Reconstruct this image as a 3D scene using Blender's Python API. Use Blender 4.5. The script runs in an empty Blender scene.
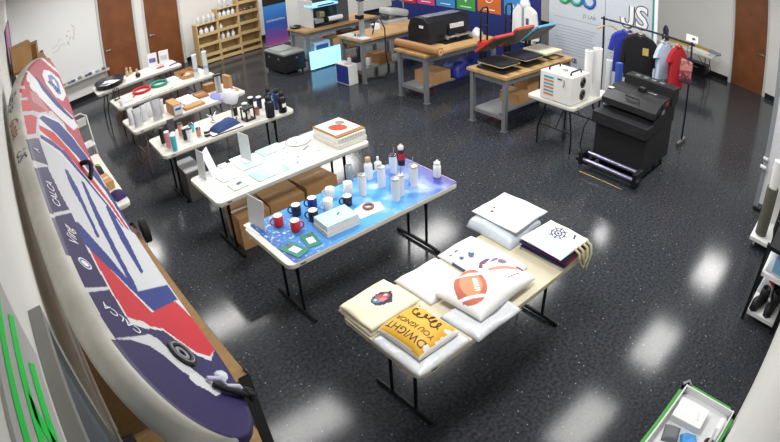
import bpy, bmesh, math, random
import numpy as np
from mathutils import Vector, Matrix, Euler
random.seed(7)
PI = math.pi
D = bpy.data
COL = bpy.context.scene.collection

# ------------------------------------------------------------------ materials
def lin(c):
    if isinstance(c, str):
        c = c.lstrip('#'); c = [int(c[i:i+2], 16)/255 for i in (0, 2, 4)]
    return tuple((x/12.92 if x <= .04045 else ((x+.055)/1.055)**2.4) for x in c) + (1.0,)

MC = {}
def M(name, col='#cccccc', rough=.5, metal=0., noise=0., nscale=8., trans=0., ior=1.45, emit=None, estr=0., bump=0., bscale=60., spec=None, coat=0.):
    if name in MC: return MC[name]
    m = D.materials.new(name); m.use_nodes = True
    nt = m.node_tree; b = nt.nodes['Principled BSDF']
    b.inputs['Base Color'].default_value = lin(col)
    b.inputs['Roughness'].default_value = rough
    b.inputs['Metallic'].default_value = metal
    b.inputs['IOR'].default_value = ior
    b.inputs['Transmission Weight'].default_value = trans
    if spec is not None: b.inputs['Specular IOR Level'].default_value = spec
    if coat: b.inputs['Coat Weight'].default_value = coat; b.inputs['Coat Roughness'].default_value = .1
    if emit:
        b.inputs['Emission Color'].default_value = lin(emit); b.inputs['Emission Strength'].default_value = estr
    if noise or bump:
        tc = nt.nodes.new('ShaderNodeTexCoord')
    if noise:
        n = nt.nodes.new('ShaderNodeTexNoise'); n.inputs['Scale'].default_value = nscale; n.inputs['Detail'].default_value = 4
        r = nt.nodes.new('ShaderNodeMapRange'); r.inputs['From Min'].default_value = .3; r.inputs['From Max'].default_value = .7
        r.inputs['To Min'].default_value = 1-noise; r.inputs['To Max'].default_value = 1+noise*.5
        mx = nt.nodes.new('ShaderNodeMix'); mx.data_type = 'RGBA'; mx.blend_type = 'MULTIPLY'; mx.inputs[0].default_value = 1
        mx.inputs[6].default_value = lin(col)
        nt.links.new(tc.outputs['Object'], n.inputs['Vector']); nt.links.new(n.outputs[0], r.inputs['Value'])
        nt.links.new(r.outputs[0], mx.inputs[7]); nt.links.new(mx.outputs[2], b.inputs['Base Color'])
    if bump:
        n2 = nt.nodes.new('ShaderNodeTexNoise'); n2.inputs['Scale'].default_value = bscale; n2.inputs['Detail'].default_value = 3
        bp = nt.nodes.new('ShaderNodeBump'); bp.inputs['Strength'].default_value = bump; bp.inputs['Distance'].default_value = .01
        nt.links.new(tc.outputs['Object'], n2.inputs['Vector']); nt.links.new(n2.outputs[0], bp.inputs['Height'])
        nt.links.new(bp.outputs[0], b.inputs['Normal'])
    MC[name] = m
    return m

def ramp_mat(name, stops, axis, lo, hi, rough=.5, nscale=0., namt=0., wave=0.):
    """colour ramp along an object axis, optionally disturbed by noise"""
    if name in MC: return MC[name]
    m = D.materials.new(name); m.use_nodes = True; nt = m.node_tree; b = nt.nodes['Principled BSDF']
    b.inputs['Roughness'].default_value = rough
    tc = nt.nodes.new('ShaderNodeTexCoord'); sp = nt.nodes.new('ShaderNodeSeparateXYZ')
    nt.links.new(tc.outputs['Object'], sp.inputs[0])
    mr = nt.nodes.new('ShaderNodeMapRange'); mr.inputs['From Min'].default_value = lo; mr.inputs['From Max'].default_value = hi
    nt.links.new(sp.outputs['XYZ'.index(axis)], mr.inputs['Value'])
    src = mr.outputs[0]
    if namt:
        n = nt.nodes.new('ShaderNodeTexNoise'); n.inputs['Scale'].default_value = nscale; n.inputs['Detail'].default_value = 5
        n.inputs['Distortion'].default_value = wave
        nt.links.new(tc.outputs['Object'], n.inputs['Vector'])
        ma = nt.nodes.new('ShaderNodeMath'); ma.operation = 'MULTIPLY_ADD'; ma.inputs[1].default_value = namt; 
        sb = nt.nodes.new('ShaderNodeMath'); sb.operation = 'SUBTRACT'; sb.inputs[1].default_value = .5
        nt.links.new(n.outputs[0], sb.inputs[0]); nt.links.new(sb.outputs[0], ma.inputs[0]); nt.links.new(src, ma.inputs[2])
        src = ma.outputs[0]
    cr = nt.nodes.new('ShaderNodeValToRGB'); nt.links.new(src, cr.inputs[0])
    el = cr.color_ramp.elements
    while len(el) < len(stops): el.new(.5)
    for e, (p, c) in zip(el, stops): e.position = p; e.color = lin(c)
    nt.links.new(cr.outputs[0], b.inputs['Base Color'])
    MC[name] = m
    return m

# ------------------------------------------------------------------ mesh builder
class MB:
    def __init__(s): s.v = []; s.f = []; s.mi = []; s.sm = []
    def add(s, vs, fs, mi=0, smooth=False):
        o = len(s.v); s.v += [tuple(p) for p in vs]
        for f in fs: s.f.append([o+i for i in f]); s.mi.append(mi); s.sm.append(smooth)
        return s
    def frombm(s, bm, mi=0, smooth=False, X=None):
        bm.verts.index_update()
        s.add([(X @ v.co if X else v.co) for v in bm.verts], [[v.index for v in f.verts] for f in bm.faces], mi, smooth); bm.free(); return s
    def box(s, cx, cy, cz, sx, sy, sz, b=0., rz=0., rx=0., ry=0., mi=0):
        X = Matrix.Translation((cx, cy, cz)) @ Euler((rx, ry, rz)).to_matrix().to_4x4()
        if b <= 0:
            h = [(i*sx/2, j*sy/2, k*sz/2) for k in (-1, 1) for j in (-1, 1) for i in (-1, 1)]
            return s.add([X @ Vector(p) for p in h], [(0,2,3,1),(4,5,7,6),(0,1,5,4),(2,6,7,3),(0,4,6,2),(1,3,7,5)], mi)
        bm = bmesh.new(); bmesh.ops.create_cube(bm, size=1)
        for v in bm.verts: v.co = Vector((v.co.x*sx, v.co.y*sy, v.co.z*sz))
        bmesh.ops.bevel(bm, geom=bm.edges[:], offset=min(b, .45*min(sx, sy, sz)), segments=2, profile=.6, affect='EDGES')
        return s.frombm(bm, mi, False, X)
    def bb(s, x0, x1, y0, y1, z0, z1, b=0., mi=0):
        return s.box((x0+x1)/2, (y0+y1)/2, (z0+z1)/2, x1-x0, y1-y0, z1-z0, b, mi=mi)
    def cyl(s, p0, p1, r0, r1=None, n=16, mi=0, caps=True):
        r1 = r0 if r1 is None else r1
        p0 = Vector(p0); p1 = Vector(p1); d = (p1-p0).normalized()
        a = d.orthogonal().normalized(); c = d.cross(a)
        vs = []
        for p, r in ((p0, r0), (p1, r1)):
            vs += [p + r*(math.cos(2*PI*i/n)*a + math.sin(2*PI*i/n)*c) for i in range(n)]
        s.add(vs, [(i, (i+1) % n, n+(i+1) % n, n+i) for i in range(n)], mi, True)
        if caps: s.add(vs, [list(range(n))[::-1], list(range(n, 2*n))], mi)
        return s
    def lathe(s, prof, at=(0, 0, 0), n=20, mi=0, smooth=True, sx=1., sy=1.):
        vs = []
        for r, z in prof: vs += [(at[0]+sx*r*math.cos(2*PI*i/n), at[1]+sy*r*math.sin(2*PI*i/n), at[2]+z) for i in range(n)]
        fs = []
        for k in range(len(prof)-1):
            fs += [(k*n+i, k*n+(i+1) % n, (k+1)*n+(i+1) % n, (k+1)*n+i) for i in range(n)]
        fs = [f for f in fs]
        s.add(vs, fs, mi, smooth)
        e = len(prof)-1
        if prof[0][0] > 1e-5: s.add(vs[:n], [list(range(n))[::-1]], mi)
        if prof[e][0] > 1e-5: s.add(vs[e*n:], [list(range(n))], mi)
        return s
    def tube(s, pts, r, n=8, closed=False, mi=0):
        P = [Vector(p) for p in pts]; m = len(P); vs = []; up = None
        for i in range(m):
            if closed: t = (P[(i+1) % m]-P[i-1])
            else: t = P[min(i+1, m-1)]-P[max(i-1, 0)]
            t.normalize()
            if up is None: up = t.orthogonal().normalized()
            up = (up - t*up.dot(t)); up = up.normalized() if up.length > 1e-6 else t.orthogonal().normalized()
            c = t.cross(up)
            vs += [P[i]+r*(math.cos(2*PI*j/n)*up+math.sin(2*PI*j/n)*c) for j in range(n)]
        fs = []
        for i in range(m if closed else m-1):
            a, b = i*n, ((i+1) % m)*n
            fs += [(a+j, a+(j+1) % n, b+(j+1) % n, b+j) for j in range(n)]
        s.add(vs, fs, mi, True)
        if not closed: s.add(vs[:n], [list(range(n))[::-1]], mi); s.add(vs[-n:], [list(range(n))], mi)
        return s
    def prism(s, poly, z0, z1, X=None, mi=0, b=0.):
        bm = bmesh.new(); vs = [bm.verts.new((p[0], p[1], z0)) for p in poly]; f = bm.faces.new(vs)
        f.normal_update()
        if f.normal.z > 0: f.normal_flip()
        r = bmesh.ops.extrude_face_region(bm, geom=[f]); 
        for g in r['geom']:
            if isinstance(g, bmesh.types.BMVert): g.co.z = z1
        bmesh.ops.recalc_face_normals(bm, faces=bm.faces[:])
        if b: bmesh.ops.bevel(bm, geom=[e for e in bm.edges if abs(e.verts[0].co.z-e.verts[1].co.z) < 1e-6], offset=b, segments=2, profile=.6, affect='EDGES')
        bmesh.ops.triangulate(bm, faces=[f for f in bm.faces if len(f.verts) > 4])
        return s.frombm(bm, mi, False, X)
    def puff(s, poly, t, inset, X=None, mi=0):
        """thin padded sheet: outline in local xy, pillow thickness t along z"""
        n = len(poly); P = [Vector((p[0], p[1])) for p in poly]
        A = sum(P[i].x*P[(i+1) % n].y-P[(i+1) % n].x*P[i].y for i in range(n))
        if A < 0: P = P[::-1]
        I = []
        for i in range(n):
            e0 = (P[i]-P[i-1]).normalized(); e1 = (P[(i+1) % n]-P[i]).normalized()
            nn = Vector((-e0.y-e1.y, e0.x+e1.x)); nn = nn.normalized() if nn.length > 1e-6 else Vector((-e0.y, e0.x))
            I.append(P[i]+nn*inset)
        bm = bmesh.new()
        m_ = [bm.verts.new((p.x, p.y, 0)) for p in P]; a = [bm.verts.new((p.x, p.y, t/2)) for p in I]; b = [bm.verts.new((p.x, p.y, -t/2)) for p in I]
        for i in range(n):
            j = (i+1) % n
            bm.faces.new((m_[i], m_[j], a[j], a[i])); bm.faces.new((m_[j], m_[i], b[i], b[j]))
        fa = bm.faces.new(a); fb = bm.faces.new(b[::-1])
        bmesh.ops.triangulate(bm, faces=[fa, fb])
        return s.frombm(bm, mi, False, X)
    def build(s, name, mats, parent=None):
        me = D.meshes.new(name); me.from_pydata([tuple(p) for p in s.v], [], s.f); 
        mats = mats if isinstance(mats, (list, tuple)) else [mats]
        for m in mats: me.materials.append(m)
        me.polygons.foreach_set('material_index', s.mi); me.polygons.foreach_set('use_smooth', s.sm); me.update()
        o = D.objects.new(name, me); COL.objects.link(o)
        if parent: o.parent = parent
        return o

def tag(o, label=None, cat=None, group=None, kind=None):
    if label: o['label'] = label
    if cat: o['category'] = cat
    if group: o['group'] = group
    if kind: o['kind'] = kind
    return o
def E(name, label, cat, loc=(0, 0, 0), rz=0., group=None):
    o = D.objects.new(name, None); COL.objects.link(o); o.empty_display_size = .1
    o.location = loc; o.rotation_euler = (0, 0, rz)
    return tag(o, label, cat, group)
def solo(mb, name, mats, label, cat, loc=(0, 0, 0), rz=0., group=None):
    o = mb.build(name, mats); o.location = loc; o.rotation_euler = (0, 0, rz)
    return tag(o, label, cat, group)
def structure(name, mb, mats, parent=None):
    o = mb.build(name, mats, parent)
    if not parent: o['kind'] = 'structure'
    return o
def text_mb(body, size, X, depth=.002, align='CENTER', warp=None, shear=0., bold=0.):
    cu = D.curves.new('txt', 'FONT'); cu.body = body; cu.size = size; cu.align_x = align; cu.align_y = 'CENTER'; cu.extrude = depth/2; cu.shear = shear
    cu.offset = bold; cu.resolution_u = 3
    ob = D.objects.new('txt', cu); COL.objects.link(ob)
    dg = bpy.context.evaluated_depsgraph_get(); me = D.meshes.new_from_object(ob.evaluated_get(dg))
    mb = MB(); vs = [v.co.copy() for v in me.vertices]
    mb.add([(warp(X @ p) if warp else X @ p) for p in vs], [list(p.vertices) for p in me.polygons])
    D.objects.remove(ob); D.curves.remove(cu); D.meshes.remove(me)
    return mb
def frame(o, x, y):
    """matrix whose local x / y axes are the given world vectors, at origin o"""
    x = Vector(x).normalized(); y = Vector(y).normalized(); z = x.cross(y)
    m = Matrix((x, y, z)).transposed().to_4x4(); m.translation = Vector(o); return m
def rrect(x0, x1, y0, y1, r, n=5):
    P = []
    for cx, cy, a in ((x1-r, y1-r, 0), (x0+r, y1-r, 90), (x0+r, y0+r, 180), (x1-r, y0+r, 270)):
        P += [(cx+r*math.cos(math.radians(a+90*i/n)), cy+r*math.sin(math.radians(a+90*i/n))) for i in range(n+1)]
    return P
def inpoly(poly, X, Y):
    c = np.zeros(X.shape, bool); n = len(poly)
    for i in range(n):
        x0, y0 = poly[i]; x1, y1 = poly[i-1]
        k = ((y0 > Y) != (y1 > Y)) & (X < (x1-x0)*(Y-y0)/((y1-y0) if abs(y1-y0) > 1e-12 else 1e-12)+x0)
        c ^= k
    return c
def ell(cx, cy, a, b, n=28, rot=0.):
    return [(cx+a*math.cos(t)*math.cos(rot)-b*math.sin(t)*math.sin(rot), cy+a*math.cos(t)*math.sin(rot)+b*math.sin(t)*math.cos(rot)) for t in [2*PI*i/n for i in range(n)]]
class Soft:
    """padded / folded cloth slab with wrinkles; art = [(material index, polygon)] coloured on the top"""
    def __init__(s, w, d, h, seed=0, wr=.006, p=6., nx=28, ny=28, skew=0., edge=.35):
        s.w, s.d, s.h, s.p, s.nx, s.ny, s.edge = w, d, h, p, nx, ny, edge
        r = random.Random(seed); s.k = [(r.uniform(5, 28), r.uniform(5, 28), r.uniform(0, 6), r.uniform(.3, 1)*wr) for _ in range(7)]; s.seed = seed; s.skew = skew
    def z(s, x, y):
        a = min(1, abs(2*x/s.w)); b = min(1, abs(2*y/s.d))
        k = (max(0, 1-a**s.p)*max(0, 1-b**s.p))**s.edge
        return s.h*(.12+.88*k)+sum(c*math.sin(u*x+v*y+q) for u, v, q, c in s.k)*k
    def mb(s, art=(), base=0):
        mb = MB(); nx, ny = s.nx, s.ny; r = random.Random(s.seed+5)
        ph = r.uniform(0, 6)
        def xy(i, j):
            x = (i/nx-.5)*s.w; y = (j/ny-.5)*s.d
            x2 = x*(1+.02*math.sin(9*y+ph))+s.skew*y; y2 = y*(1+.02*math.sin(8*x+ph*2))
            return x, y, x2, y2
        vs = []
        for j in range(ny+1):
            for i in range(nx+1):
                x, y, a, b = xy(i, j); vs.append((a, b, s.z(x, y)))
        fs = []; mi = []
        cx = np.array([[((i+.5)/nx-.5)*s.w for i in range(nx)] for j in range(ny)]); cy = np.array([[((j+.5)/ny-.5)*s.d for i in range(nx)] for j in range(ny)])
        idx = np.full(cx.shape, base)
        for m, poly in art: idx[inpoly(poly, cx, cy)] = m
        N = (nx+1)*(ny+1)
        for j in range(ny):
            for i in range(nx):
                a = j*(nx+1)+i
                mb_f = (a, a+1, a+nx+2, a+nx+1); fs.append(mb_f); mi.append(int(idx[j, i]))
        ring = [i for i in range(nx+1)]+[j*(nx+1)+nx for j in range(1, ny+1)]+[ny*(nx+1)+i for i in range(nx-1, -1, -1)]+[j*(nx+1) for j in range(ny-1, 0, -1)]
        lo = [(vs[k][0]*.985, vs[k][1]*.985, 0) for k in ring]; o = len(vs)
        vs += lo; n = len(ring)
        for k in range(n): fs.append((ring[k], o+k, o+(k+1) % n, ring[(k+1) % n])); mi.append(base)
        fs.append([o+k for k in range(n)][::-1]); mi.append(base)
        for f_, m_ in zip(fs, mi): pass
        mb.v = vs; mb.f = [list(f) for f in fs]; mb.mi = mi; mb.sm = [True]*len(fs)
        return mb

# common materials
white_wall = M('wall_paint', '#e4e4e0', .75, noise=.03, nscale=2)
tbl_white = M('table_plastic', '#d5d3ca', .45, noise=.04, nscale=12)
tbl_cream = M('table_cream', '#c8c0a8', .45, noise=.04, nscale=12)
black_steel = M('black_steel', '#17181a', .4, metal=.3)
black_pl = M('black_plastic', '#141518', .42)
black_matte = M('black_matte', '#101114', .7, bump=.2, bscale=200)
dark_gray = M('dark_gray', '#3a3c40', .5)
steel = M('brushed_steel', '#b8babd', .3, metal=.9)
chrome = M('chrome', '#d5d7da', .12, metal=1.)
gray_steel = M('gray_painted_steel', '#777b7f', .5, metal=.2)
bench_wood = M('bench_maple', '#b59263', .45, noise=.25, nscale=5)
cardboard = M('cardboard', '#b88e60', .8, noise=.12, nscale=6)
card_dark = M('cardboard_dark', '#93693f', .85, noise=.12, nscale=6)
paper = M('white_paper', '#ebecec', .65)
wpl = M('white_plastic', '#e4e5e4', .35)
glass = M('clear_acrylic', '#f0f6f6', .05, trans=.92, ior=1.45)
frost = M('frosted_acrylic', '#dde1e4', .4)

# ------------------------------------------------------------------ camera
sc = bpy.context.scene
cd = D.cameras.new('camera'); cam = D.objects.new('camera', cd); COL.objects.link(cam); sc.camera = cam
r2 = Vector((0.7584735967271867, -0.6498290574382306, -0.04939634780695431)); u2 = Vector((0.379015532042586, 0.3781822465536941, 0.8445859428513339)); fw = Vector((0.53015566538348, 0.6593181208646868, -0.5331365547036312))
mw = Matrix((r2, u2, -fw)).transposed().to_4x4(); mw.translation = (0, 0, 3.2182); cam.matrix_world = mw
cd.type = 'PANO'; cd.sensor_width = 36; cd.sensor_fit = 'HORIZONTAL'; cd.clip_start = .05; cd.clip_end = 60
cy = cd.cycles if hasattr(cd, 'cycles') and hasattr(cd.cycles, 'panorama_type') else cd
cy.panorama_type = 'FISHEYE_LENS_POLYNOMIAL'; cy.fisheye_fov = PI
KP = (0.0, 0.03771358173227424, 0.00014406597016907344, -8.98492202359592e-06, 6.471556853592398e-07)
for i, k in enumerate(KP): setattr(cy, 'fisheye_polynomial_k%d' % i, -k)
cd.lens = 26

# ------------------------------------------------------------------ room
XL, XR, YF, YB, ZC = -.2, 12.82, -.17, 13.25, 3.42
def floor_material():
    m = D.materials.new('polished_black_floor'); m.use_nodes = True; nt = m.node_tree; b = nt.nodes['Principled BSDF']; L = nt.links.new
    tc = nt.nodes.new('ShaderNodeTexCoord')
    vo = nt.nodes.new('ShaderNodeTexVoronoi'); vo.inputs['Scale'].default_value = 20; L(tc.outputs['Object'], vo.inputs['Vector'])
    sp = nt.nodes.new('ShaderNodeMapRange'); sp.inputs['From Min'].default_value = .07; sp.inputs['From Max'].default_value = .12; sp.inputs['To Min'].default_value = 1; sp.inputs['To Max'].default_value = 0
    L(vo.outputs['Distance'], sp.inputs['Value'])
    gt = nt.nodes.new('ShaderNodeMath'); gt.operation = 'GREATER_THAN'; gt.inputs[1].default_value = .58
    sx = nt.nodes.new('ShaderNodeSeparateColor'); L(vo.outputs['Color'], sx.inputs[0]); L(sx.outputs[0], gt.inputs[0])
    mu = nt.nodes.new('ShaderNodeMath'); mu.operation = 'MULTIPLY'; L(sp.outputs[0], mu.inputs[0]); L(gt.outputs[0], mu.inputs[1])
    no = nt.nodes.new('ShaderNodeTexNoise'); no.inputs['Scale'].default_value = 34; no.inputs['Detail'].default_value = 5; L(tc.outputs['Object'], no.inputs['Vector'])
    cr = nt.nodes.new('ShaderNodeValToRGB'); L(no.outputs[0], cr.inputs[0])
    cr.color_ramp.elements[0].position = .36; cr.color_ramp.elements[0].color = lin('#292b2f'); cr.color_ramp.elements[1].position = .66; cr.color_ramp.elements[1].color = lin('#404348')
    mx = nt.nodes.new('ShaderNodeMix'); mx.data_type = 'RGBA'; L(mu.outputs[0], mx.inputs[0]); L(cr.outputs[0], mx.inputs[6]); mx.inputs[7].default_value = lin('#a5aab0')
    L(mx.outputs[2], b.inputs['Base Color'])
    n3 = nt.nodes.new('ShaderNodeTexNoise'); n3.inputs['Scale'].default_value = 24; n3.inputs['Detail'].default_value = 8; n3.inputs['Roughness'].default_value = .75; n3.inputs['Distortion'].default_value = 1.2; L(tc.outputs['Object'], n3.inputs['Vector'])
    rr = nt.nodes.new('ShaderNodeMapRange'); rr.inputs['From Min'].default_value = .3; rr.inputs['From Max'].default_value = .7; rr.inputs['To Min'].default_value = .09; rr.inputs['To Max'].default_value = .16
    L(n3.outputs[0], rr.inputs['Value']); L(rr.outputs[0], b.inputs['Roughness'])
    b.inputs['Specular IOR Level'].default_value = .19
    bp = nt.nodes.new('ShaderNodeBump'); bp.inputs['Strength'].default_value = .06; bp.inputs['Distance'].default_value = .004; n4 = nt.nodes.new('ShaderNodeTexNoise'); n4.inputs['Scale'].default_value = 70; n4.inputs['Detail'].default_value = 6; L(tc.outputs['Object'], n4.inputs['Vector']); L(n4.outputs[0], bp.inputs['Height']); L(bp.outputs[0], b.inputs['Normal'])
    return m
structure('floor', MB().bb(XL-.1, XR+.1, YF-.1, YB+.1, -.1, 0), floor_material())
structure('ceiling', MB().bb(XL-.1, XR+.1, YF-.1, YB+.1, ZC, ZC+.1), M('ceiling_tile', '#e6e6e2', .9))
structure('wall_left', MB().bb(XL-.1, XL, YF-.1, YB+.1, 0, ZC), white_wall)
structure('wall_front', MB().bb(XL, XR, YF-.1, YF, 0, ZC), white_wall)
dw_b = M('baseboard_black', '#16171a', .4)
def wall_holes(name, horiz, c0, c1, holes, zt, T=.1):
    """wall with door openings; horiz True = runs along x at y=c"""
    mb = MB(); a0, a1 = c1
    cur = a0
    for h0, h1 in holes:
        mb.bb(*((cur, h0) + (c0, c0+T) if horiz else (c0, c0+T, cur, h0)), 0, ZC)
        mb.bb(*((h0, h1) + (c0, c0+T) if horiz else (c0, c0+T, h0, h1)), zt, ZC); cur = h1
    mb.bb(*((cur, a1) + (c0, c0+T) if horiz else (c0, c0+T, cur, a1)), 0, ZC)
    structure(name, mb, white_wall)
DH = 2.44
wall_holes('wall_back', True, YB, (XL, XR+.1), [(2.27, 3.17), (3.48, 4.38)], DH)
wall_holes('wall_right', False, XR, (YF, YB), [(1.98, 2.92)], DH)
structure('baseboard_left', MB().bb(XL, XL+.012, YF, YB, 0, .12), dw_b)
structure('baseboard_front', MB().bb(XL+.02, XR-.02, YF, YF+.012, 0, .13), dw_b)
mb = MB()
for a, b in ((XL, 2.2), (3.24, 3.41), (4.45, XR)): mb.bb(a, b, YB-.012, YB, 0, .12)
structure('baseboard_back', mb, dw_b)
mb = MB()
for a, b in ((YF+.02, 1.9), (3.0, YB-.02)): mb.bb(XR-.012, XR, a, b, 0, .12)
structure('baseboard_right', mb, dw_b)
door_wood = M('door_wood', '#7d4a28', .4, noise=.22, nscale=3)
trim_w = M('door_trim', '#c9c8c2', .6)
def door(n, horiz, c, a0, a1, knob):
    mb = MB()
    d = structure('door_%d' % n, (MB().bb(a0+.012, a1-.012, c+.02, c+.06, .008, DH-.012) if horiz else MB().bb(c+.02, c+.06, a0+.012, a1-.012, .008, DH-.012)), door_wood)
    k = MB(); kx, ky = (knob, c+.02) if horiz else (c+.02, knob); dx, dy = (0, -1) if horiz else (-1, 0)
    k.cyl((kx, ky, 1.0), (kx+dx*.02, ky+dy*.02, 1.0), .032); k.cyl((kx+dx*.02, ky+dy*.02, 1.0), (kx+dx*.055, ky+dy*.055, 1.0), .012)
    s = 1 if (knob < (a0+a1)/2) else -1
    k.tube([(kx+dx*.055, ky+dy*.055, 1.0), (kx+dx*.055+(s*.1 if horiz else 0), ky+dy*.055+(0 if horiz else s*.1), 1.0)], .012)
    k.build('door_handle', steel, d)
    t = MB()
    for q0, q1 in ((a0-.06, a0), (a1, a1+.06)):
        (t.bb(q0, q1, c-.015, c, 0, DH+.06) if horiz else t.bb(c-.015, c, q0, q1, 0, DH+.06))
    (t.bb(a0, a1, c-.015, c, DH, DH+.06) if horiz else t.bb(c-.015, c, a0, a1, DH, DH+.06))
    structure('trim_%d' % n, t, trim_w)
door(1, True, YB, 2.27, 3.17, 2.36); door(2, True, YB, 3.48, 4.38, 3.57); door(3, False, XR, 1.98, 2.92, 2.06)

# ------------------------------------------------------------------ lights (ceiling fixtures, two of them added for the back walls) and world
def panel(x, y, e=60, sx=1.2, sy=.6):
    l = D.lights.new('ceiling_lamp', 'AREA'); l.shape = 'RECTANGLE'; l.size = sx; l.size_y = sy; l.energy = e; l.color = (1.0, .985, .965)
    o = D.objects.new('ceiling_lamp', l); COL.objects.link(o); o.location = (x, y, ZC-.02)
for x, y in [(2.1, 1.9), (4.95, 1.9), (7.25, 1.84), (10.1, 1.83), (2.05, 4.75), (4.6, 4.75), (7.0, 4.6), (2.4, 7.7), (6.75, 7.1), (4.1, 10.9), (7.3, 11.2), (1.5, 11.0), (10.7, 10.8)]:  # last two positions are unseen lamps, added to brighten the back walls
    panel(x, y, 78 if y > 10 else 60)
panel(9.45, 4.5, 14, .3, .3)
w = D.worlds.new('world'); sc.world = w; w.use_nodes = True
w.node_tree.nodes['Background'].inputs[0].default_value = (.6, .65, .7, 1); w.node_tree.nodes['Background'].inputs[1].default_value = .3
sc.view_settings.view_transform = 'Standard'; sc.view_settings.look = 'None'; sc.view_settings.gamma = 1; sc.view_settings.exposure = 0.0
sc.view_settings.use_curve_mapping = False
try:
    sc.cycles.use_denoising = True; sc.cycles.max_bounces = 8
except Exception: pass

# ------------------------------------------------------------------ folding tables
def folding_table(x, y, label, rz=0., L=1.829, W=.762, H=.74, top=None, style='T', group='folding tables', legm=None):
    """origin = near-left corner of the top, on the floor; long side along local x"""
    t = E('folding_table', label, 'table', (x, y, 0), rz, group)
    top = top or tbl_white; lm = legm or black_steel
    MB().prism(rrect(0, L, 0, W, .06), H-.045, H, b=.008).build('tabletop', top, t)
    MB().prism(rrect(.03, L-.03, .03, W-.03, .05), H-.065, H-.046).build('rim', top, t)
    MB().bb(.1, .15, -.002, 0, H-.03, H-.018).build('latch_plate', dark_gray, t)
    for s in (0, 1):
        X = lambda u: u if s == 0 else L-u
        if style == 'T':
            m = MB()
            for yy in (W/2-.13, W/2+.13): m.cyl((X(.19), yy, .03), (X(.19), yy, H-.12), .014, n=10); m.cyl((X(.19), yy, H-.3), (X(.19), yy, H-.066), .018, n=10)
            m.cyl((X(.19), .12, H-.08), (X(.19), W-.12, H-.08), .014, n=10); m.cyl((X(.19), W/2-.13, H-.2), (X(.19), W/2+.13, H-.2), .01, n=8)
            lg = m.build('leg_frame', lm, t)
            f = MB().tube([(X(.19), .08, .018), (X(.19), .2, .03), (X(.19), W-.2, .03), (X(.19), W-.08, .018)], .018, 10)
            f.build('foot_bar', lm, lg)
            b = MB().tube([(X(.19), W/2, H-.2), (X(.45), W/2, H-.09), (X(.56), W/2, H-.08)], .009, 8)
            b.build('brace', lm, t)
        else:
            m = MB()
            for yy, yt in ((.1, .2), (W-.1, W-.2)):
                m.tube([(X(.16), yy, .012), (X(.16), yy, .25), (X(.2), (yy+yt)/2, .45), (X(.22), yt, H-.066)], .0125, 8)
            m.tube([(X(.165), .1, .3), (X(.165), W-.1, .3)], .009, 8)
            lg = m.build('leg_frame', lm, t)
            MB().tube([(X(.19), W/2, .3), (X(.5), W/2, H-.08)], .008, 8).build('brace', lm, t)
    return t
folding_table(1.51, 3.109, 'white folding table draped with a blue sky print cover under mugs and tumblers', .003)
folding_table(1.473, 1.65, 'cream folding table loaded with bagged printed shirts and a football cushion', -.004, top=tbl_cream)
folding_table(1.517, 4.413, 'white folding table laid with glass cutting boards and acrylic sign holders', 0)
folding_table(1.506, 6.0, 'white folding table carrying black growlers, a navy folded garment and slim tumblers', -.03)
folding_table(1.457, 7.243, 'white folding table with silver pouches and brown cartons', .01, style='W', legm=M('beige_leg', '#6d675c', .5))
folding_table(1.575, 8.688, 'white folding table holding red and teal lanyard coils', .019, style='W')
folding_table(1.47, 10.2, 'white folding table nearest the brown doors with a black round tub on its end', -.02, style='W')
folding_table(.83, 5.23, 'white folding table sticking out from behind the paddleboard', PI/2, style='W')
folding_table(5.82, 3.425, 'white folding table with a boxy white machine, beside the black printer', 0, style='W', L=1.05)
folding_table(12.2, 3.15, 'white folding table behind the clothes rack near the single brown door', PI/2+.03, L=1.5, style='W')

TZ = .7405
# ------------------------------------------------------------------ table 1 : mugs and tumblers
def sky_material():
    m = ramp_mat('sky_print', [(0, '#274f9c'), (.14, '#3f82c6'), (.4, '#4c9bdc'), (.62, '#57a7e2'), (.8, '#4377c4'), (.93, '#3f4fa4'), (1, '#463f92')], 'X', 0, 1.83, .4, 3.0, .25, .6)
    nt = m.node_tree; L = nt.links.new; b = nt.nodes['Principled BSDF']; src = b.inputs['Base Color'].links[0].from_socket
    tc = nt.nodes.new('ShaderNodeTexCoord'); out = src
    for sc_, lo, hi, amt, c0, c1 in ((3.4, .5, .66, .85, .95, .5), (30, .56, .66, .8, .0, .34)):
        n = nt.nodes.new('ShaderNodeTexNoise'); n.inputs['Scale'].default_value = sc_; n.inputs['Detail'].default_value = 7; L(tc.outputs['Object'], n.inputs['Vector'])
        r = nt.nodes.new('ShaderNodeMapRange'); r.inputs['From Min'].default_value = lo; r.inputs['From Max'].default_value = hi; r.inputs['To Max'].default_value = amt; L(n.outputs[0], r.inputs['Value'])
        sp = nt.nodes.new('ShaderNodeSeparateXYZ'); L(tc.outputs['Object'], sp.inputs[0])
        d = nt.nodes.new('ShaderNodeMath'); d.operation = 'SUBTRACT'; L(sp.outputs[0], d.inputs[0]); d.inputs[1].default_value = 1.32 if c0 else .12
        a = nt.nodes.new('ShaderNodeMath'); a.operation = 'ABSOLUTE'; L(d.outputs[0], a.inputs[0])
        w_ = nt.nodes.new('ShaderNodeMapRange'); w_.inputs['From Min'].default_value = .1; w_.inputs['From Max'].default_value = c1; w_.inputs['To Min'].default_value = 1; w_.inputs['To Max'].default_value = 0; L(a.outputs[0], w_.inputs['Value'])
        mu = nt.nodes.new('ShaderNodeMath'); mu.operation = 'MULTIPLY'; L(r.outputs[0], mu.inputs[0]); L(w_.outputs[0], mu.inputs[1])
        mx = nt.nodes.new('ShaderNodeMix'); mx.data_type = 'RGBA'; L(mu.outputs[0], mx.inputs[0]); L(out, mx.inputs[6]); mx.inputs[7].default_value = lin('#dcecf6'); out = mx.outputs[2]
    L(out, b.inputs['Base Color'])
    return m
sky = sky_material()
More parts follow.
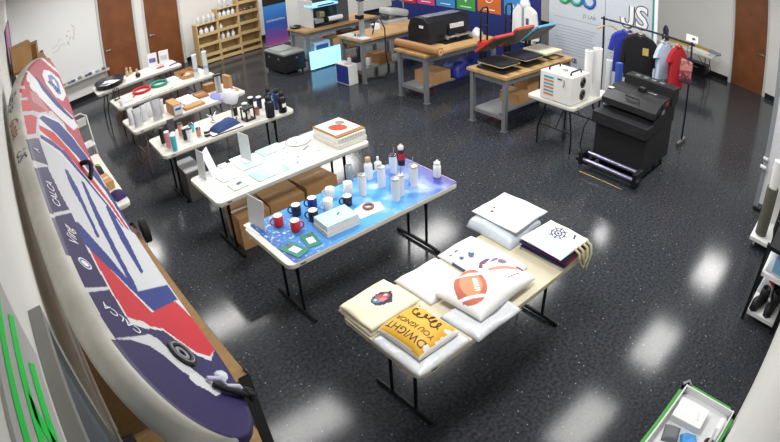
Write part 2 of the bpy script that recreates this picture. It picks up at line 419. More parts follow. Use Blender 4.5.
mb = MB(); N = 40; zt = .004
mb.prism(rrect(.06, 1.815, .0, .745, .02), 0, .003)
tc = solo(mb, 'tablecloth', sky, 'blue sky print cover lying on the mug table', 'table cover', (1.51, 3.115, TZ+.0005), .003)
Z1 = TZ+.005
def mug(x, y, col, label, rz=0., H=.098, R=.042, group='printed mugs on the blue cover', handle=None, z=Z1):
    t = E('mug', label, 'mug', (x, y, z), rz, group)
    m = M('mug_'+col, col, .25, coat=.4)
    MB().lathe([(R*.93, 0), (R, .006), (R, H), (R*.95, H+.001)], n=24).build('body', m, t)
    MB().lathe([(R*.95, H+.0012), (R*.9, H-.004), (R*.88, .02), (0, .018)], n=24).build('inside', M('mug_white', '#eeeeec', .25), t)
    h = [(R-.003+.033*math.sin(a)*1.0, 0, H*.5+H*.34*math.cos(a)) for a in [PI*i/8 for i in range(9)]]
    MB().tube(h, .0065, 8).build('handle', handle or m, t)
    return t
mug(1.759, 3.665, '#c62637', 'red mug by the acrylic holder end of the blue cover', 2.9)
mug(1.822, 3.495, '#c0202f', 'red mug in front, beside the green cards', -.5)
mug(1.962, 3.702, '#1b1d3c', 'navy black mug directly behind the front red mug', 2.5)
mug(2.129, 3.70, '#1e2b7c', 'royal blue mug at the back of the mug group', 2.6)
mug(2.019, 3.520, '#15172b', 'black mug touching the rear of the white boxes', 2.4)
mug(2.339, 3.726, '#e9e9e6', 'white mug farthest back, just past the royal blue mug', 2.5)
mug(2.212, 3.575, '#e7e6e2', 'white mug half hidden behind the light blue topped box', 2.6)
mug(2.489, 3.66, '#ecebe8', 'white mug standing in front of the clear tall glass', 3.6, H=.12)
mug(2.372, 3.514, '#191c2e', 'black enamel mug with a small white tag', 2.7, H=.09)
solo(MB().lathe([(.03, 0), (.033, .004), (.033, .165), (.031, .165), (.031, .012), (0, .01)], n=20), 'highball_glass', M('smoky_glass', '#b4bdc4', .2, trans=.45), 'tall clear drinking glass behind the white mugs', 'glass', (2.647, 3.849, Z1))
def tumbler(x, y, H, R, col, label, lid='steel', straw=False, rz=0., z=Z1, group='white tumblers on the blue cover', taper=.9, rough=.35):
    t = E('tumbler', label, 'tumbler', (x, y, z), rz, group)
    MB().lathe([(R*taper*.96, 0), (R*taper, .006), (R, H*.7), (R, H-.012)], n=22).build('body', M('tumbler_'+col, col, rough), t)
    lm = steel if lid == 'steel' else (glass if lid == 'clear' else M('lid_'+lid, lid, .4))
    MB().lathe([(R*1.0, H-.012), (R*1.03, H-.008), (R*1.03, H), (R*.8, H+.004), (0, H+.002)], n=22).build('lid', lm, t)
    if straw: MB().cyl((R*.3, 0, H), (R*.45, 0, H+.07), .004, n=8).build('straw', lm if lid != 'clear' else steel, t)
    return t
WT = '#e6e7e8'
tumbler(2.572, 3.554, .205, .037, WT, 'white steel tumbler nearest the white mugs, alone in front of the wood capped bottle')
tumbler(2.784, 3.549, .205, .037, WT, 'white steel tumbler in the middle of the group, directly before the spout bottle')
tumbler(2.715, 3.275, .215, .039, WT, 'white steel tumbler closest to the front edge of the blue cover')
tumbler(2.800, 3.315, .205, .037, '#e2e3e5', 'white steel tumbler with a straw, tucked behind the front tumbler', straw=True)
tumbler(2.996, 3.351, .205, .038, WT, 'white steel tumbler second from the handled small bottle at the cover end')
tumbler(3.045, 3.43, .17, .035, '#dfe0e2', 'short white tumbler with a straw, hidden behind a taller one', straw=True)
tumbler(3.04, 3.685, .19, .038, '#dfe6ea', 'pale frosted tumbler with clear lid and tall straw', lid='clear', straw=True, rough=.15)
def bottle(x, y, H, R, col, label, cap, caph=.04, capr=.6, loop=False, z=Z1, group='bottles on the blue cover', band=None, cat='bottle', name='bottle', rz=0., rough=.35, neck=.55, sh=.8):
    t = E(name, label, cat, (x, y, z), rz, group)
    hb = H-caph
    MB().lathe([(R*.95, 0), (R, .006), (R, hb*sh), (R*.93, hb*(sh*.65+.35)), (R*neck, hb*.98), (R*neck, hb)], n=22).build('body', M('bottle_'+col, col, rough), t)
    MB().lathe([(R*capr, hb), (R*capr*1.04, hb+.004), (R*capr*1.04, H-.004), (R*capr*.85, H), (0, H)], n=20).build('cap', M('cap_'+cap, cap, .45), t)
    if loop: MB().tube([(R*.45*math.cos(a), 0, H-.006+.024*math.sin(a)) for a in [PI*i/8 for i in range(9)]], .005, 8).build('loop', M('cap_'+cap, cap, .45), t)
    if band:
        lb = MB(); a0, a1, z0, z1, c = band
        n = 10; vs = [((R+.0008)*math.cos(a0+(a1-a0)*i/n), (R+.0008)*math.sin(a0+(a1-a0)*i/n), zz) for zz in (z0, z1) for i in range(n+1)]
        lb.add(vs, [(i, i+1, n+2+i, n+1+i) for i in range(n)], 0, True); lb.build('label', M('lab_'+c, c, .6), t)
    return t
bottle(2.795, 3.75, .225, .039, '#ebebea', 'white bottle with a pale wooden cap', '#b59a78', .045, .62)
bottle(2.973, 3.829, .145, .036, '#e8e8e8', 'small white bottle with a spout nozzle, farthest back', '#dcdcdc', .05, .3)
bottle(3.205, 3.76, .2, .036, '#2a1c33', 'dark bottle with red and white print and a clip loop', '#e9d6d6', .035, .75, loop=True, band=(PI, 1.9*PI, .06, .13, '#b3283c'))
bottle(3.275, 3.338, .15, .037, '#ececec', 'small white bottle with a carry handle alone at the purple end of the cover', '#e4e4e4', .02, .8, loop=True)
# stack of boxes with light blue top
t = E('tile_box', 'stack of white boxes topped with a light blue tile', 'box', (2.105, 3.31, Z1), -.06)
MB().box(0, 0, .022, .31, .215, .044, .002).build('lower_box', M('offwhite', '#e2ddd6', .6), t); MB().box(.004, .002, .066, .305, .215, .042, .002).build('upper_box', M('offwhite2', '#e9e4df', .6), t)
MB().box(.002, 0, .0935, .3, .21, .011, .002).build('light_blue_tile', M('pale_blue', '#b9e3ee', .3), t)
MB().box(.03, .01, .1, .04, .012, .002, rz=.5).build('small_print', dark_gray, t)
solo(MB().prism([(-.14, -.08), (.1, -.1), (.15, .02), (.03, .1), (-.09, .07)], 0, .004), 'photo_panel', paper, 'white sheet lying under the copper bracelet', 'sheet', (2.445, 3.33, Z1))
solo(MB().tube([(.042*math.cos(a), .04*math.sin(a), .012) for a in [2*PI*i/24 for i in range(24)]], .011, 8, True), 'bracelet', M('copper_brown', '#8a6258', .4, metal=.3), 'brown ring shaped bracelet on the white sheet', 'bracelet', (2.465, 3.345, Z1+.0045))
def bagcard(x, y, rz, label, w_=.13, d_=.22):
    t = E('keepsake_card', label, 'card', (x, y, Z1), rz, 'green backed cards')
    MB().box(0, 0, .002, w_, d_, .004).build('card', M('teal_green', '#2c7b6b', .5), t)
    MB().box(.0, -.01, .0053, w_*.5, d_*.42, .002).build('white_label', paper, t)
    MB().lathe([(.0, .016), (.018, .01), (.022, .005)], at=(.02, .075, 0), n=12).build('trinket', M('trinket_grey', '#6b7f80', .5, noise=.4, nscale=80), t)
bagcard(1.66, 3.27, .25, 'green backed card at the corner of the blue cover, clear of the white boxes'); bagcard(1.83, 3.29, -.2, 'green backed card with trinket beside the white boxes', .12, .2)
def sign_holder(x, y, rz, label, w_=.21, H=.3, lean=.06, z=TZ, group='acrylic sign holders', fold=0.):
    t = E('sign_holder', label, 'sign holder', (x, y, z), rz, group)
    MB().add([(0, -w_/2, .003), (0, w_/2, .003), (lean, w_/2, H), (lean, -w_/2, H), (.004, -w_/2, .003), (.004, w_/2, .003), (lean+.004, w_/2, H), (lean+.004, -w_/2, H)],
             [(0,1,2,3)[::-1], (4,5,6,7), (0,1,5,4), (2,3,7,6), (1,2,6,5), (3,0,4,7)]).build('panel', frost, t)
    MB().box(-.03, 0, .0015, .07, w_, .003).build('foot', frost, t)
    return t
sign_holder(1.605, 3.79, .12, 'frosted acrylic sign holder on the bare end strip of the mug table', .24, .27, .03)
sign_holder(1.63, 5.05, .1, 'frosted acrylic sign holder at the empty end corner of the cutting board table', .17, .31, .02)
sign_holder(1.78, 5.06, -.75, 'frosted acrylic sign holder turned sideways beside the small white coaster', .17, .27, -.08)
sign_holder(2.17, 5.06, .16, 'frosted acrylic sign holder standing among the glass boards', .2, .3, .0, z=TZ+.012)

# ------------------------------------------------------------------ table 2 : glass cutting boards
aqua = ramp_mat('aqua_glass', [(0, '#a3cccb'), (.45, '#bbdad7'), (.6, '#d9e8e5'), (1, '#a9d0cd')], 'X', -.2, .2, .15, 14, 1.2, 1.5)
def cutting_board(x, y, sx, sy, rz, label, m=aqua, thick=.006, sticker=True, z=TZ):
    t = E('cutting_board', label, 'cutting board', (x, y, z), rz, 'glass cutting boards')
    MB().prism(rrect(-sx/2, sx/2, -sy/2, sy/2, .015), .002, .002+thick).build('plate', m, t)
    for a in (-1, 1):
        for b in (-1, 1): MB().cyl((a*sx*.42, b*sy*.42, 0), (a*sx*.42, b*sy*.42, .002), .008, n=8).build('foot_pad', black_pl, t)
    if sticker: MB().box(-sx*.2, -sy*.1, .0035+thick, .05, .022, .002, rz=.7).build('sticker', paper, t); MB().box(-sx*.2+.02, -sy*.1+.012, .0035+thick, .02, .01, .002, rz=.9).build('print', dark_gray, t)
cutting_board(2.487, 5.085, .3, .2, .04, 'aqua glass cutting board at the back beside the round white plate')
cutting_board(2.145, 5.03, .25, .38, -.05, 'pale glass board in the middle with an acrylic holder standing on it', M('pale_glass', '#b9d6d6', .12, noise=.05))
cutting_board(2.21, 4.625, .38, .245, .03, 'largest aqua glass board along the front edge of its table')
cutting_board(1.837, 4.87, .19, .2, .08, 'small square aqua glass board behind the board with a dark picture')
cutting_board(1.838, 4.612, .17, .19, .04, 'small white glass tile with a dark picture near the table corner', M('tile_white', '#cddcdc', .12), .01)
solo(MB().box(.02, .01, 0, .06, .045, .002, rz=.4).box(-.05, .03, 0, .018, .012, .002), 'picture_print', M('dark_print', '#3a4650', .5), 'dark picture printed on the small white tile', 'print', (1.838, 4.612, TZ+.0135))
solo(MB().prism(rrect(-.05, .05, -.05, .05, .01), 0, .01), 'coaster', M('coaster_white', '#dcdfdd', .5), 'small square white coaster beside the turned sign holder', 'coaster', (1.92, 5.145, TZ))
t = E('round_plate', 'round white plate with a thin dark rim', 'plate', (2.809, 5.03, TZ))
MB().lathe([(.125, 0), (.14, .006), (.14, .009), (.12, .008), (0, .006)], n=40).build('dish', wpl, t); MB().tube([(.139*math.cos(a), .139*math.sin(a), .009) for a in [2*PI*i/40 for i in range(40)]], .002, 6, True).build('rim', dark_gray, t)
MB().box(-.03, -.02, .0095, .03, .012, .002, rz=.6).build('print', dark_gray, t)
for i, (x, y, l) in enumerate([(2.468, 4.845, 'small white keychain nearest the pale glass board'), (2.58, 4.87, 'small white keychain farthest from the front edge'), (2.454, 4.755, 'small white keychain behind the largest glass board'), (2.60, 4.69, 'small cross shaped white keychain'), (2.84, 4.655, 'small round keychain near the wrapped prints')]):
    t = E('keychain', l, 'keychain', (x, y, TZ), i*.8, 'keychains on the cutting board table')
    MB().prism(rrect(-.02, .02, -.014, .014, .006), 0, .004).build('tag', wpl, t)
    MB().tube([(.03+.011*math.cos(a), .011*math.sin(a), .003) for a in [2*PI*k/12 for k in range(12)]], .0015, 6, True).build('ring', steel, t)
    MB().box(0, 0, .0048, .02, .008, .0015).build('print', dark_gray, t)
t = E('ornament', 'white rounded ornament with a dark motif near the front edge', 'ornament', (2.52, 4.57, TZ)); MB().prism(rrect(-.055, .055, -.045, .045, .035), 0, .006).build('tile', wpl, t); MB().box(0, 0, .007, .03, .02, .0015, rz=.5).build('print', dark_gray, t)
t = E('metal_tag', 'small steel multi tool beside the white gift tag', 'tool', (2.766, 4.81, TZ), .5); MB().box(0, 0, .004, .09, .018, .008, .003).build('blade', steel, t); MB().cyl((.055, 0, 0), (.055, 0, .008), .014, n=12).build('ring', steel, t)
solo(MB().prism([(-.06, -.02), (.02, -.05), (.07, .01), (.0, .06)], 0, .003), 'gift_tag', paper, 'white paper tag next to the round plate', 'tag', (2.89, 4.83, TZ))
t = E('print_stack', 'thick white wrapped pack under a canvas print', 'pack', (3.17, 4.735, TZ), .0)
MB().box(0, 0, .03, .38, .5, .06, .012).build('lower_pack', M('wrap_white', '#dad8d2', .35, bump=.3, bscale=30), t); MB().box(.0, .0, .092, .375, .48, .062, .015).build('upper_pack', M('wrap_white2', '#e0ded8', .3, bump=.4, bscale=25), t)
m2 = MB()
for i in range(8): m2.box(-.12+i*.034, -.2405, .1, .02, .002, .022)
m2.build('lettering', M('silver_print', '#b9bab8', .3), t)
t = E('canvas_print', 'cork edged canvas print of a red drawing on top of the wrapped pack', 'picture', (3.172, 4.745, TZ+.125), .02)
MB().box(0, 0, .006, .37, .47, .012, .002).build('cork_backing', M('cork', '#9d7547', .8, noise=.2, nscale=50), t)
MB().box(0, .015, .0145, .33, .39, .005).build('canvas', M('canvas_white', '#e8e6e2', .7), t)
a = MB().prism(ell(-.02, -.02, .085, .11, 24, .5), .0175, .0185); a.build('red_drawing', M('red_drawing', '#b64834', .7, noise=.5, nscale=40), t)
MB().prism(ell(.08, .08, .05, .06, 16, .3), .0175, .0188).build('grey_drawing', M('grey_drawing', '#8c8278', .7, noise=.5, nscale=50), t)

# ------------------------------------------------------------------ table 3 : bottles and cap
ZD = TZ+.001
GR = 'tumblers on the bottle table'
tumbler(1.65, 6.43, .205, .034, '#17181c', 'slim black tumbler standing behind the pink one', lid='#20222a', z=ZD, group=GR)
tumbler(1.66, 6.235, .205, .034, '#d58a97', 'slim pink tumbler between the black and teal ones', lid='#dfe3e6', z=ZD, group=GR)
tumbler(1.72, 6.155, .19, .032, '#dfe4e8', 'slim white tumbler squeezed behind the teal one', lid='#dfe3e6', z=ZD, group=GR)
tumbler(1.68, 6.045, .205, .036, '#4fb3c2', 'slim teal tumbler closest to the table corner', lid='#e7eef0', z=ZD, group=GR)
tumbler(1.922, 6.46, .165, .036, '#c08f78', 'copper tumbler behind the white one', lid='clear', z=ZD, group=GR)
tumbler(2.076, 6.455, .11, .038, '#4db5c4', 'short teal tumbler at the back', lid='clear', z=ZD, group=GR)
tumbler(1.905, 6.265, .16, .03, '#23263a', 'slim dark navy tumbler leaning on the white one', lid='#cfd4dc', z=ZD, group=GR)
tumbler(1.935, 6.155, .17, .038, '#e6e8ea', 'wide white tumbler in the middle of the slim tumblers', lid='clear', z=ZD, group=GR)
tumbler(2.079, 6.22, .105, .032, '#b9887a', 'short copper cup beside the dark white banded cup', lid='clear', z=ZD, group=GR)
t = tumbler(2.15, 6.11, .085, .04, '#2a2634', 'short dark cup with a white band', lid='#ece9ee', z=ZD, group=GR); MB().lathe([(.0378, .03), (.0385, .033), (.039, .055), (.0385, .056)], n=20).build('white_band', paper, t)
t = E('phone_case', 'dark patterned phone case propped upright', 'phone case', (1.86, 6.665, ZD), -.25)
MB().box(0, 0, .1, .1, .012, .19, .005, rx=.08).build('shell', M('case_dark', '#4b4a50', .4, noise=.5, nscale=60), t); MB().box(0, .03, .003, .07, .06, .006).build('stand', frost, t)
t = E('figurine', 'silver splayed figurine on a small base', 'figurine', (2.40, 6.5, ZD))
MB().lathe([(.03, 0), (.032, .006), (.012, .014), (.01, .06), (.02, .08), (0, .09)], n=14).build('body', chrome, t)
for a in (.3, 2.3, 4.2): MB().tube([(0, 0, .06), (.04*math.cos(a), .04*math.sin(a), .085), (.075*math.cos(a), .075*math.sin(a), .12)], .012, 8).build('arm', chrome, t)
# lilac and white cap on a clear stand
t = E('cap', 'white cap with a lilac brim raised on a clear stand', 'cap', (2.63, 6.35, ZD+.31), 2.45)
t.rotation_euler = (0, -.42, 2.45)
MB().lathe([(.115, -.06), (.12, -.03), (.115, .03), (.09, .075), (.05, .098), (0, .105)], n=24, sx=1.0, sy=.85).build('crown', M('cap_white', '#d2d4dc', .8, bump=.3, bscale=90), t)
bm_ = MB(); vs = []
for i in range(13):
    a = -1.15+2.3*i/12
    vs += [(.105*math.cos(a), .1*math.sin(a), -.04), (.1+.16*math.cos(a*.75), .12*math.sin(a), -.05)]
n = len(vs); vs += [(p[0], p[1], p[2]-.006) for p in vs]
fs = [(2*i, 2*i+1, 2*i+3, 2*i+2) for i in range(12)]+[(n+2*i+2, n+2*i+3, n+2*i+1, n+2*i) for i in range(12)]+[(2*i+1, n+2*i+1, n+2*i+3, 2*i+3) for i in range(12)]
bm_.add(vs, fs, 0, True).build('brim', M('lilac', '#7d80c4', .7), t)
MB().lathe([(0, .104), (.01, .106), (.008, .112), (0, .113)], n=10).build('button', M('lilac', '#7d80c4'), t)
t = E('hat_stand', 'clear post stand under the lilac brimmed cap', 'stand', (2.63, 6.35, ZD)); MB().lathe([(.06, 0), (.06, .006), (.012, .012), (.012, .228), (0, .228)], n=18).build('post', glass, t)
# folded navy cap on a black edged board
t = E('clipboard', 'white board with a black edge under the navy garment', 'board', (2.40, 6.15, ZD), -.03)
MB().box(0, 0, .004, .42, .3, .008).build('board', wpl, t); MB().box(0, -.151, .006, .42, .008, .012).build('front_edge', black_pl, t); MB().box(-.212, 0, .006, .008, .3, .012).build('side_edge', black_pl, t)
sf = Soft(.36, .22, .1, 3, .008, 2.2, 20, 18, edge=.7)
solo(sf.mb(), 'folded_garment', M('navy_cloth', '#2d4571', .85, bump=.2, bscale=150), 'folded navy blue garment lying on the white board', 'garment', (2.42, 6.17, ZD+.0105), .25)
# lantern
t = E('lantern', 'black square frame lantern with a pale candle', 'lantern', (2.76, 6.15, ZD), .12)
f = MB()
for a in (-1, 1):
    for b in (-1, 1): f.box(a*.06, b*.06, .085, .016, .016, .17)
f.box(0, 0, .008, .14, .14, .016); f.box(0, 0, .163, .14, .14, .016); f.build('frame', black_pl, t)
MB().lathe([(.03, .016), (.03, .1), (0, .1)], n=14).build('candle', M('candle', '#d8d3cf', .5), t); MB().tube([(.03*math.cos(a), 0, .172+.03*math.sin(a)) for a in [PI*i/8 for i in range(9)]], .004, 6).build('ring', black_pl, t)
tumbler(3.06, 6.40, .165, .036, '#20264a', 'navy tumbler with a white rim beyond the lantern', lid='#d9dde2', z=ZD, group='dark cups behind the lantern')
tumbler(3.0, 6.53, .15, .036, '#17181c', 'black tumbler with white rim behind the navy one', lid='#d9dde2', z=ZD, group='dark cups behind the lantern')
tumbler(2.87, 6.46, .12, .04, '#1c1d22', 'wide black cup with white rim directly behind the lantern', lid='#d9dde2', z=ZD, group='dark cups behind the lantern')
tumbler(2.72, 6.45, .11, .032, '#1a1b20', 'black cup standing beside the cap stand', lid='#22242a', z=ZD, group='dark cups behind the lantern')
tumbler(2.915, 6.19, .1, .032, '#b5796c', 'short copper cup touching the lantern side', lid='clear', z=ZD, group='dark cups behind the lantern')
def growler(x, y, H, R, col, label, band):
    bottle(x, y, H, R, col, label, '#15161a', .055, .62, True, z=ZD, group='growlers at the end of the bottle table', band=band, name='growler', cat='growler', neck=.6, sh=.9)
growler(2.996, 5.985, .28, .058, '#191a1f', 'black growler nearest the front edge', (PI*1.3, PI*1.5, .03, .07, '#2b2d33'))
growler(3.185, 5.995, .28, .054, '#18191e', 'black growler with a white label at the table corner', (PI*1.35, PI*1.7, .08, .13, '#e8e8e8'))
growler(3.205, 6.16, .28, .05, '#1b2a5c', 'navy blue growler behind the black pair', (PI*1.2, PI*1.5, .06, .11, '#24357a'))
growler(3.2, 6.39, .25, .052, '#1a2038', 'dark growler with a silver blue band at the back', (PI*1.1, PI*1.8, .07, .14, '#7c93b8'))

# ------------------------------------------------------------------ table 4 : silver pouches and cartons
ZE = TZ+.001
foil = M('foil', '#d3d6da', .3, metal=.6, bump=.6, bscale=30); foil_w = M('foil_white', '#dcdee2', .35, metal=.2, bump=.5, bscale=30)
def pouch(x, y, H, W_, m, label, rz=0.):
    mb = MB(); rows = 7; n = 14
    vs = []
    for k in range(rows):
        u = k/(rows-1); th = (.045*(1-u)**.8+.004); ww = W_/2*(1-.12*math.sin(PI*u))*(.92+.16*u)
        for i in range(n):
            a = 2*PI*i/n; c, s_ = math.cos(a), math.sin(a)
            vs.append((ww*math.copysign(abs(c)**.6, c), th*math.copysign(abs(s_)**.9, s_), .002+H*u))
    fs = [(k*n+i, k*n+(i+1) % n, (k+1)*n+(i+1) % n, (k+1)*n+i) for k in range(rows-1) for i in range(n)]
    mb.add(vs, fs, 0, True); mb.add(vs[:n], [list(range(n))[::-1]]); mb.add(vs[-n:], [list(range(n))])
    t = E('foil_pouch', label, 'pouch', (x, y, ZE), rz, 'foil pouches'); mb.build('bag', m, t)
    MB().box(0, 0, H-.02, W_*.98, .014, .012).build('zip_seal', M('zip_grey', '#8d9096', .4), t)
pouch(1.60, 7.44, .27, .15, foil, 'shiny silver foil pouch closest to the table corner', .1)
pouch(1.545, 7.66, .24, .11, foil_w, 'white pouch at the outer end of the pouch row', .3)
pouch(1.75, 7.58, .24, .12, foil_w, 'white pouch standing between the two silver ones', .0)
pouch(1.86, 7.68, .22, .12, foil_w, 'white pouch in the back row behind the silver ones', .0)
pouch(1.90, 7.40, .3, .16, foil, 'shiny silver foil pouch beside the brown carton', -.1)
pouch(2.02, 7.62, .21, .12, foil_w, 'white pouch touching the tall brown carton', .1)
def carton(name, label, x, y, z, sx, sy, sz, rz=0., m=None, flaps=False, lab=None, group=None, tape=True):
    t = E(name, label, 'box', (x, y, z), rz, group); m = m or cardboard
    if flaps:
        b = MB(); T = .006
        b.bb(-sx/2, sx/2, -sy/2, sy/2, 0, T); b.bb(-sx/2, -sx/2+T, -sy/2, sy/2, T, sz); b.bb(sx/2-T, sx/2, -sy/2, sy/2, T, sz); b.bb(-sx/2+T, sx/2-T, -sy/2, -sy/2+T, T, sz); b.bb(-sx/2+T, sx/2-T, sy/2-T, sy/2, T, sz)
        b.build('carton', m, t)
        for k, (px, py, lx, ly, rx, ry) in enumerate([(0, -sy/2-.06, sx, .14, .5, 0), (0, sy/2+.06, sx, .14, -.5, 0), (-sx/2-.06, 0, .14, sy, 0, -.5), (sx/2+.06, 0, .14, sy, 0, .5)]):
            MB().box(px, py, sz+.02, lx, ly, .004, rx=-rx*-1 if False else rx, ry=ry).build('flap', m, t)
    else:
        MB().box(0, 0, sz/2, sx, sy, sz, .003).build('carton', m, t)
        if tape: MB().box(0, 0, sz+.0006, sx, .05, .001).build('tape', M('tape_tan', '#b08a5c', .3), t)
    if lab:
        side, c, a, b_ = lab
        if side == '-y': MB().box(0, -sy/2-.001, sz*.5, a, .002, b_).build('label', M('lab_'+c, c, .6), t)
        else: MB().box(-sx/2-.001, 0, sz*.5, .002, a, b_).build('label', M('lab_'+c, c, .6), t)
    return t
t = carton('carton', 'tall brown carton with a white and blue front label on the pouch table', 2.17, 7.42, ZE, .13, .38, .17, .0, lab=('-y', '#d8dce8', .12, .14), tape=False)
MB().box(0, -.193, .1, .09, .002, .03).build('blue_print', M('blue_print', '#3b4c8c', .6), t)
solo(MB().box(0, 0, .02, .23, .44, .04, .003), 'white_box', paper, 'flat white box lying on the pouch table', 'box', (2.49, 7.72, ZE), .03)
carton('flat_carton', 'flat brown carton at the front edge of the pouch table', 2.47, 7.385, ZE, .32, .15, .035, .05)
carton('flat_carton', 'flat brown carton behind the flat white box', 2.74, 7.78, ZE, .18, .3, .03, -.05, card_dark)
carton('carton', 'thin upright brown carton beside the clear tube bundle', 3.17, 7.66, ZE, .05, .22, .22, .1)
carton('carton', 'low brown carton behind the bundle of clear tubes', 2.93, 7.86, ZE, .16, .16, .12, 0, card_dark)
carton('flat_carton', 'small flat carton at the table corner past the tube bundle', 3.16, 7.46, ZE, .14, .12, .025, 0)
t = E('tube_bundle', 'bundle of pale tubes with a black top', 'tubes', (3.0, 7.62, ZE))
for i, (a, b) in enumerate([(0, 0), (.035, .01), (-.035, .005), (.015, -.033)]): MB().cyl((a, b, 0), (a, b, .27), .017, n=12).build('tube', M('pale_tube', '#c9ced2', .2, trans=.3), t)
MB().box(0, 0, .284, .12, .08, .028, .006).build('black_top', black_pl, t)

# ------------------------------------------------------------------ table 5 : lanyards
ZF = TZ+.001
def coil(x, y, col, label, a, b, tail=None, rz=0.):
    t = E('lanyard', label, 'lanyard', (x, y, ZF), rz, 'lanyard coils'); m = M('lan_'+col, col, .6)
    for k, r in enumerate((1., .93, .86)): 
        mb = MB(); n = 36; vs = []
        for i in range(n):
            q = 2*PI*i/n
            for (dr, z) in ((0, .002+.012*k), (0, .012+.04-.006*k), (-.006, .012+.04-.006*k), (-.006, .002+.012*k)): vs.append(((a*r+dr)*math.cos(q), (b*r+dr)*math.sin(q), z))
        mb.add(vs, [(4*i+j, 4*((i+1) % n)+j, 4*((i+1) % n)+(j+1) % 4, 4*i+(j+1) % 4) for i in range(n) for j in range(4)], 0, True)
        mb.build('strap', m, t)
    if tail: MB().tube([(tail[0][0], tail[0][1], .016), ((tail[0][0]+tail[1][0])/2+.02, (tail[0][1]+tail[1][1])/2, .018), (tail[1][0], tail[1][1], .014)], .012, 6).build('tail', m, t)
coil(2.15, 9.22, '#c8232c', 'red lanyard coil with a loose tail', .17, .19, ((-.15, -.04), (-.22, -.22)))
coil(2.50, 9.23, '#1f9480', 'teal green lanyard coil', .16, .18)
solo(Soft(.2, .26, .02, 4, .002, 6, 10, 10).mb(), 'fabric_swatch', M('lilac_pale', '#c4c3da', .8), 'pale lilac cloth swatch beside the small pale cup', 'swatch', (1.78, 9.0, ZF), .2)
solo(MB().lathe([(.03, 0), (.05, .12), (.045, .12), (0, .01)], n=14), 'paper_cup', frost, 'small pale cup at the corner of the lanyard table', 'cup', (1.66, 8.78, ZF))
for i, (x, y, c, l) in enumerate([(1.97, 8.9, '#e3e6e6', 'white badge card between the lilac swatch and green edged cards'), (2.07, 8.86, '#2f8a6a', 'green edged badge card nearest the lilac swatch'), (2.17, 8.86, '#2f8a6a', 'green edged badge card second from the lilac swatch'), (2.27, 8.86, '#e6e6e2', 'white badge card between green and yellow cards'), (2.37, 8.86, '#d0b13f', 'yellow edged badge card beside the white ones'), (2.47, 8.86, '#cdb045', 'yellow edged badge card nearest the front edge'), (2.57, 8.86, '#6b9c78', 'pale green badge card past the yellow ones')]):
    t = E('badge_card', l, 'card', (x, y, ZF), .05, 'badge cards on the lanyard table')
    MB().box(0, .0, .002, .08, .24, .004).build('card', paper, t); MB().box(0, -.1, .0048, .08, .04, .0015).build('coloured_edge', M('edge_'+c, c, .6), t)
for x, y, rz, l in [(2.78, 9.3, .1, 'white paper pile behind the carton tray on the lanyard table'), (2.76, 8.95, -.1, 'white paper pile at the front edge of the lanyard table')]:
    solo(MB().box(0, 0, .008, .2, .26, .016, .002), 'paper_pile', paper, l, 'papers', (x, y, ZF), rz, 'paper piles')
t = E('carton_tray', 'open brown carton tray holding small parts', 'tray', (3.05, 9.25, ZF), -.05)
b = MB(); b.bb(-.16, .16, -.26, .26, 0, .006); 
for q in ((-.16, -.154, -.26, .26), (.154, .16, -.26, .26), (-.154, .154, -.26, -.254), (-.154, .154, .254, .26)): b.bb(*q, .006, .06)
b.build('tray', cardboard, t)
for i in range(9): MB().box(random.uniform(-.12, .12), random.uniform(-.22, .22), .02+.0, .06, .05, .026, .004, rz=random.uniform(0, 3)).build('small_part', [paper, card_dark, M('maroon', '#6b3832', .6)][i % 3], t)
for i, (x, y, l) in enumerate([(3.10, 8.84, 'tall white tube beside the carton tray of small parts'), (3.30, 8.86, 'tall white tube at the very end of the lanyard table')]):
    t = E('mailing_tube', l, 'tube', (x, y, ZF), 0, 'tall white tubes')
    MB().cyl((0, 0, 0), (0, 0, .4), .043, n=18).build('tube', M('tube_white', '#d7dadd', .35), t); MB().cyl((0, 0, .4), (0, 0, .425), .046, n=18).build('lid', M('tube_lid', '#e9ebec', .3), t)
    MB().cyl((0, 0, .12), (0, 0, .17), .0436, n=18, caps=False).build('label', M('tube_lab', '#a7b3c2', .5), t)
t = E('card_stand', 'black wire stand behind the lilac swatch', 'stand', (1.69, 9.3, ZF)); MB().tube([(-.04, 0, .006), (-.05, 0, .2), (-.02, 0, .22), (0, 0, .1), (.02, 0, .22), (.05, 0, .2), (.04, 0, .006)], .011, 8).build('wire', black_pl, t); MB().box(0, 0, .003, .12, .08, .006).build('foot', black_pl, t)

# ------------------------------------------------------------------ table 6 : near the doors
ZG = TZ+.001
t = E('round_tub', 'black rimmed round tub with white papers inside', 'tub', (1.83, 10.62, ZG)); MB().lathe([(.3, 0), (.34, .1), (.345, .1), (.325, .09), (.295, .01), (0, .008)], n=36, sx=.95, sy=1.2).build('tub', M('tub_black', '#202228', .5), t)
MB().lathe([(.27, .012), (.27, .016), (0, .016)], n=30, sx=.95, sy=1.2).build('grey_lining', M('lining_grey', '#8e9196', .6), t)
for i, (x, y) in enumerate([(-.08, -.1), (.1, .05), (0, .2)]): MB().box(x, y, .02+.006*i, .18, .2, .003, rz=.5*i).build('paper', paper, t)
for x, y, h_, l in [(2.27, 10.78, .2, 'taller beige figurine on the table near the doors'), (2.37, 10.85, .16, 'shorter beige figurine on the table near the doors'), (2.45, 10.62, .13, 'beige wedge figurine beside the dark ball')]:
    t = E('figurine', l, 'figurine', (x, y, ZG), 0, 'beige figurines'); MB().lathe([(.035, 0), (.04, .02), (.03, h_*.5), (.015, h_*.7)], n=12).build('body', M('beige', '#c0a988', .6), t); MB().lathe([(0, h_*.66), (.024, h_*.75), (.026, h_*.86), (0, h_)], n=12).build('head', M('beige', '#c0a988'), t)
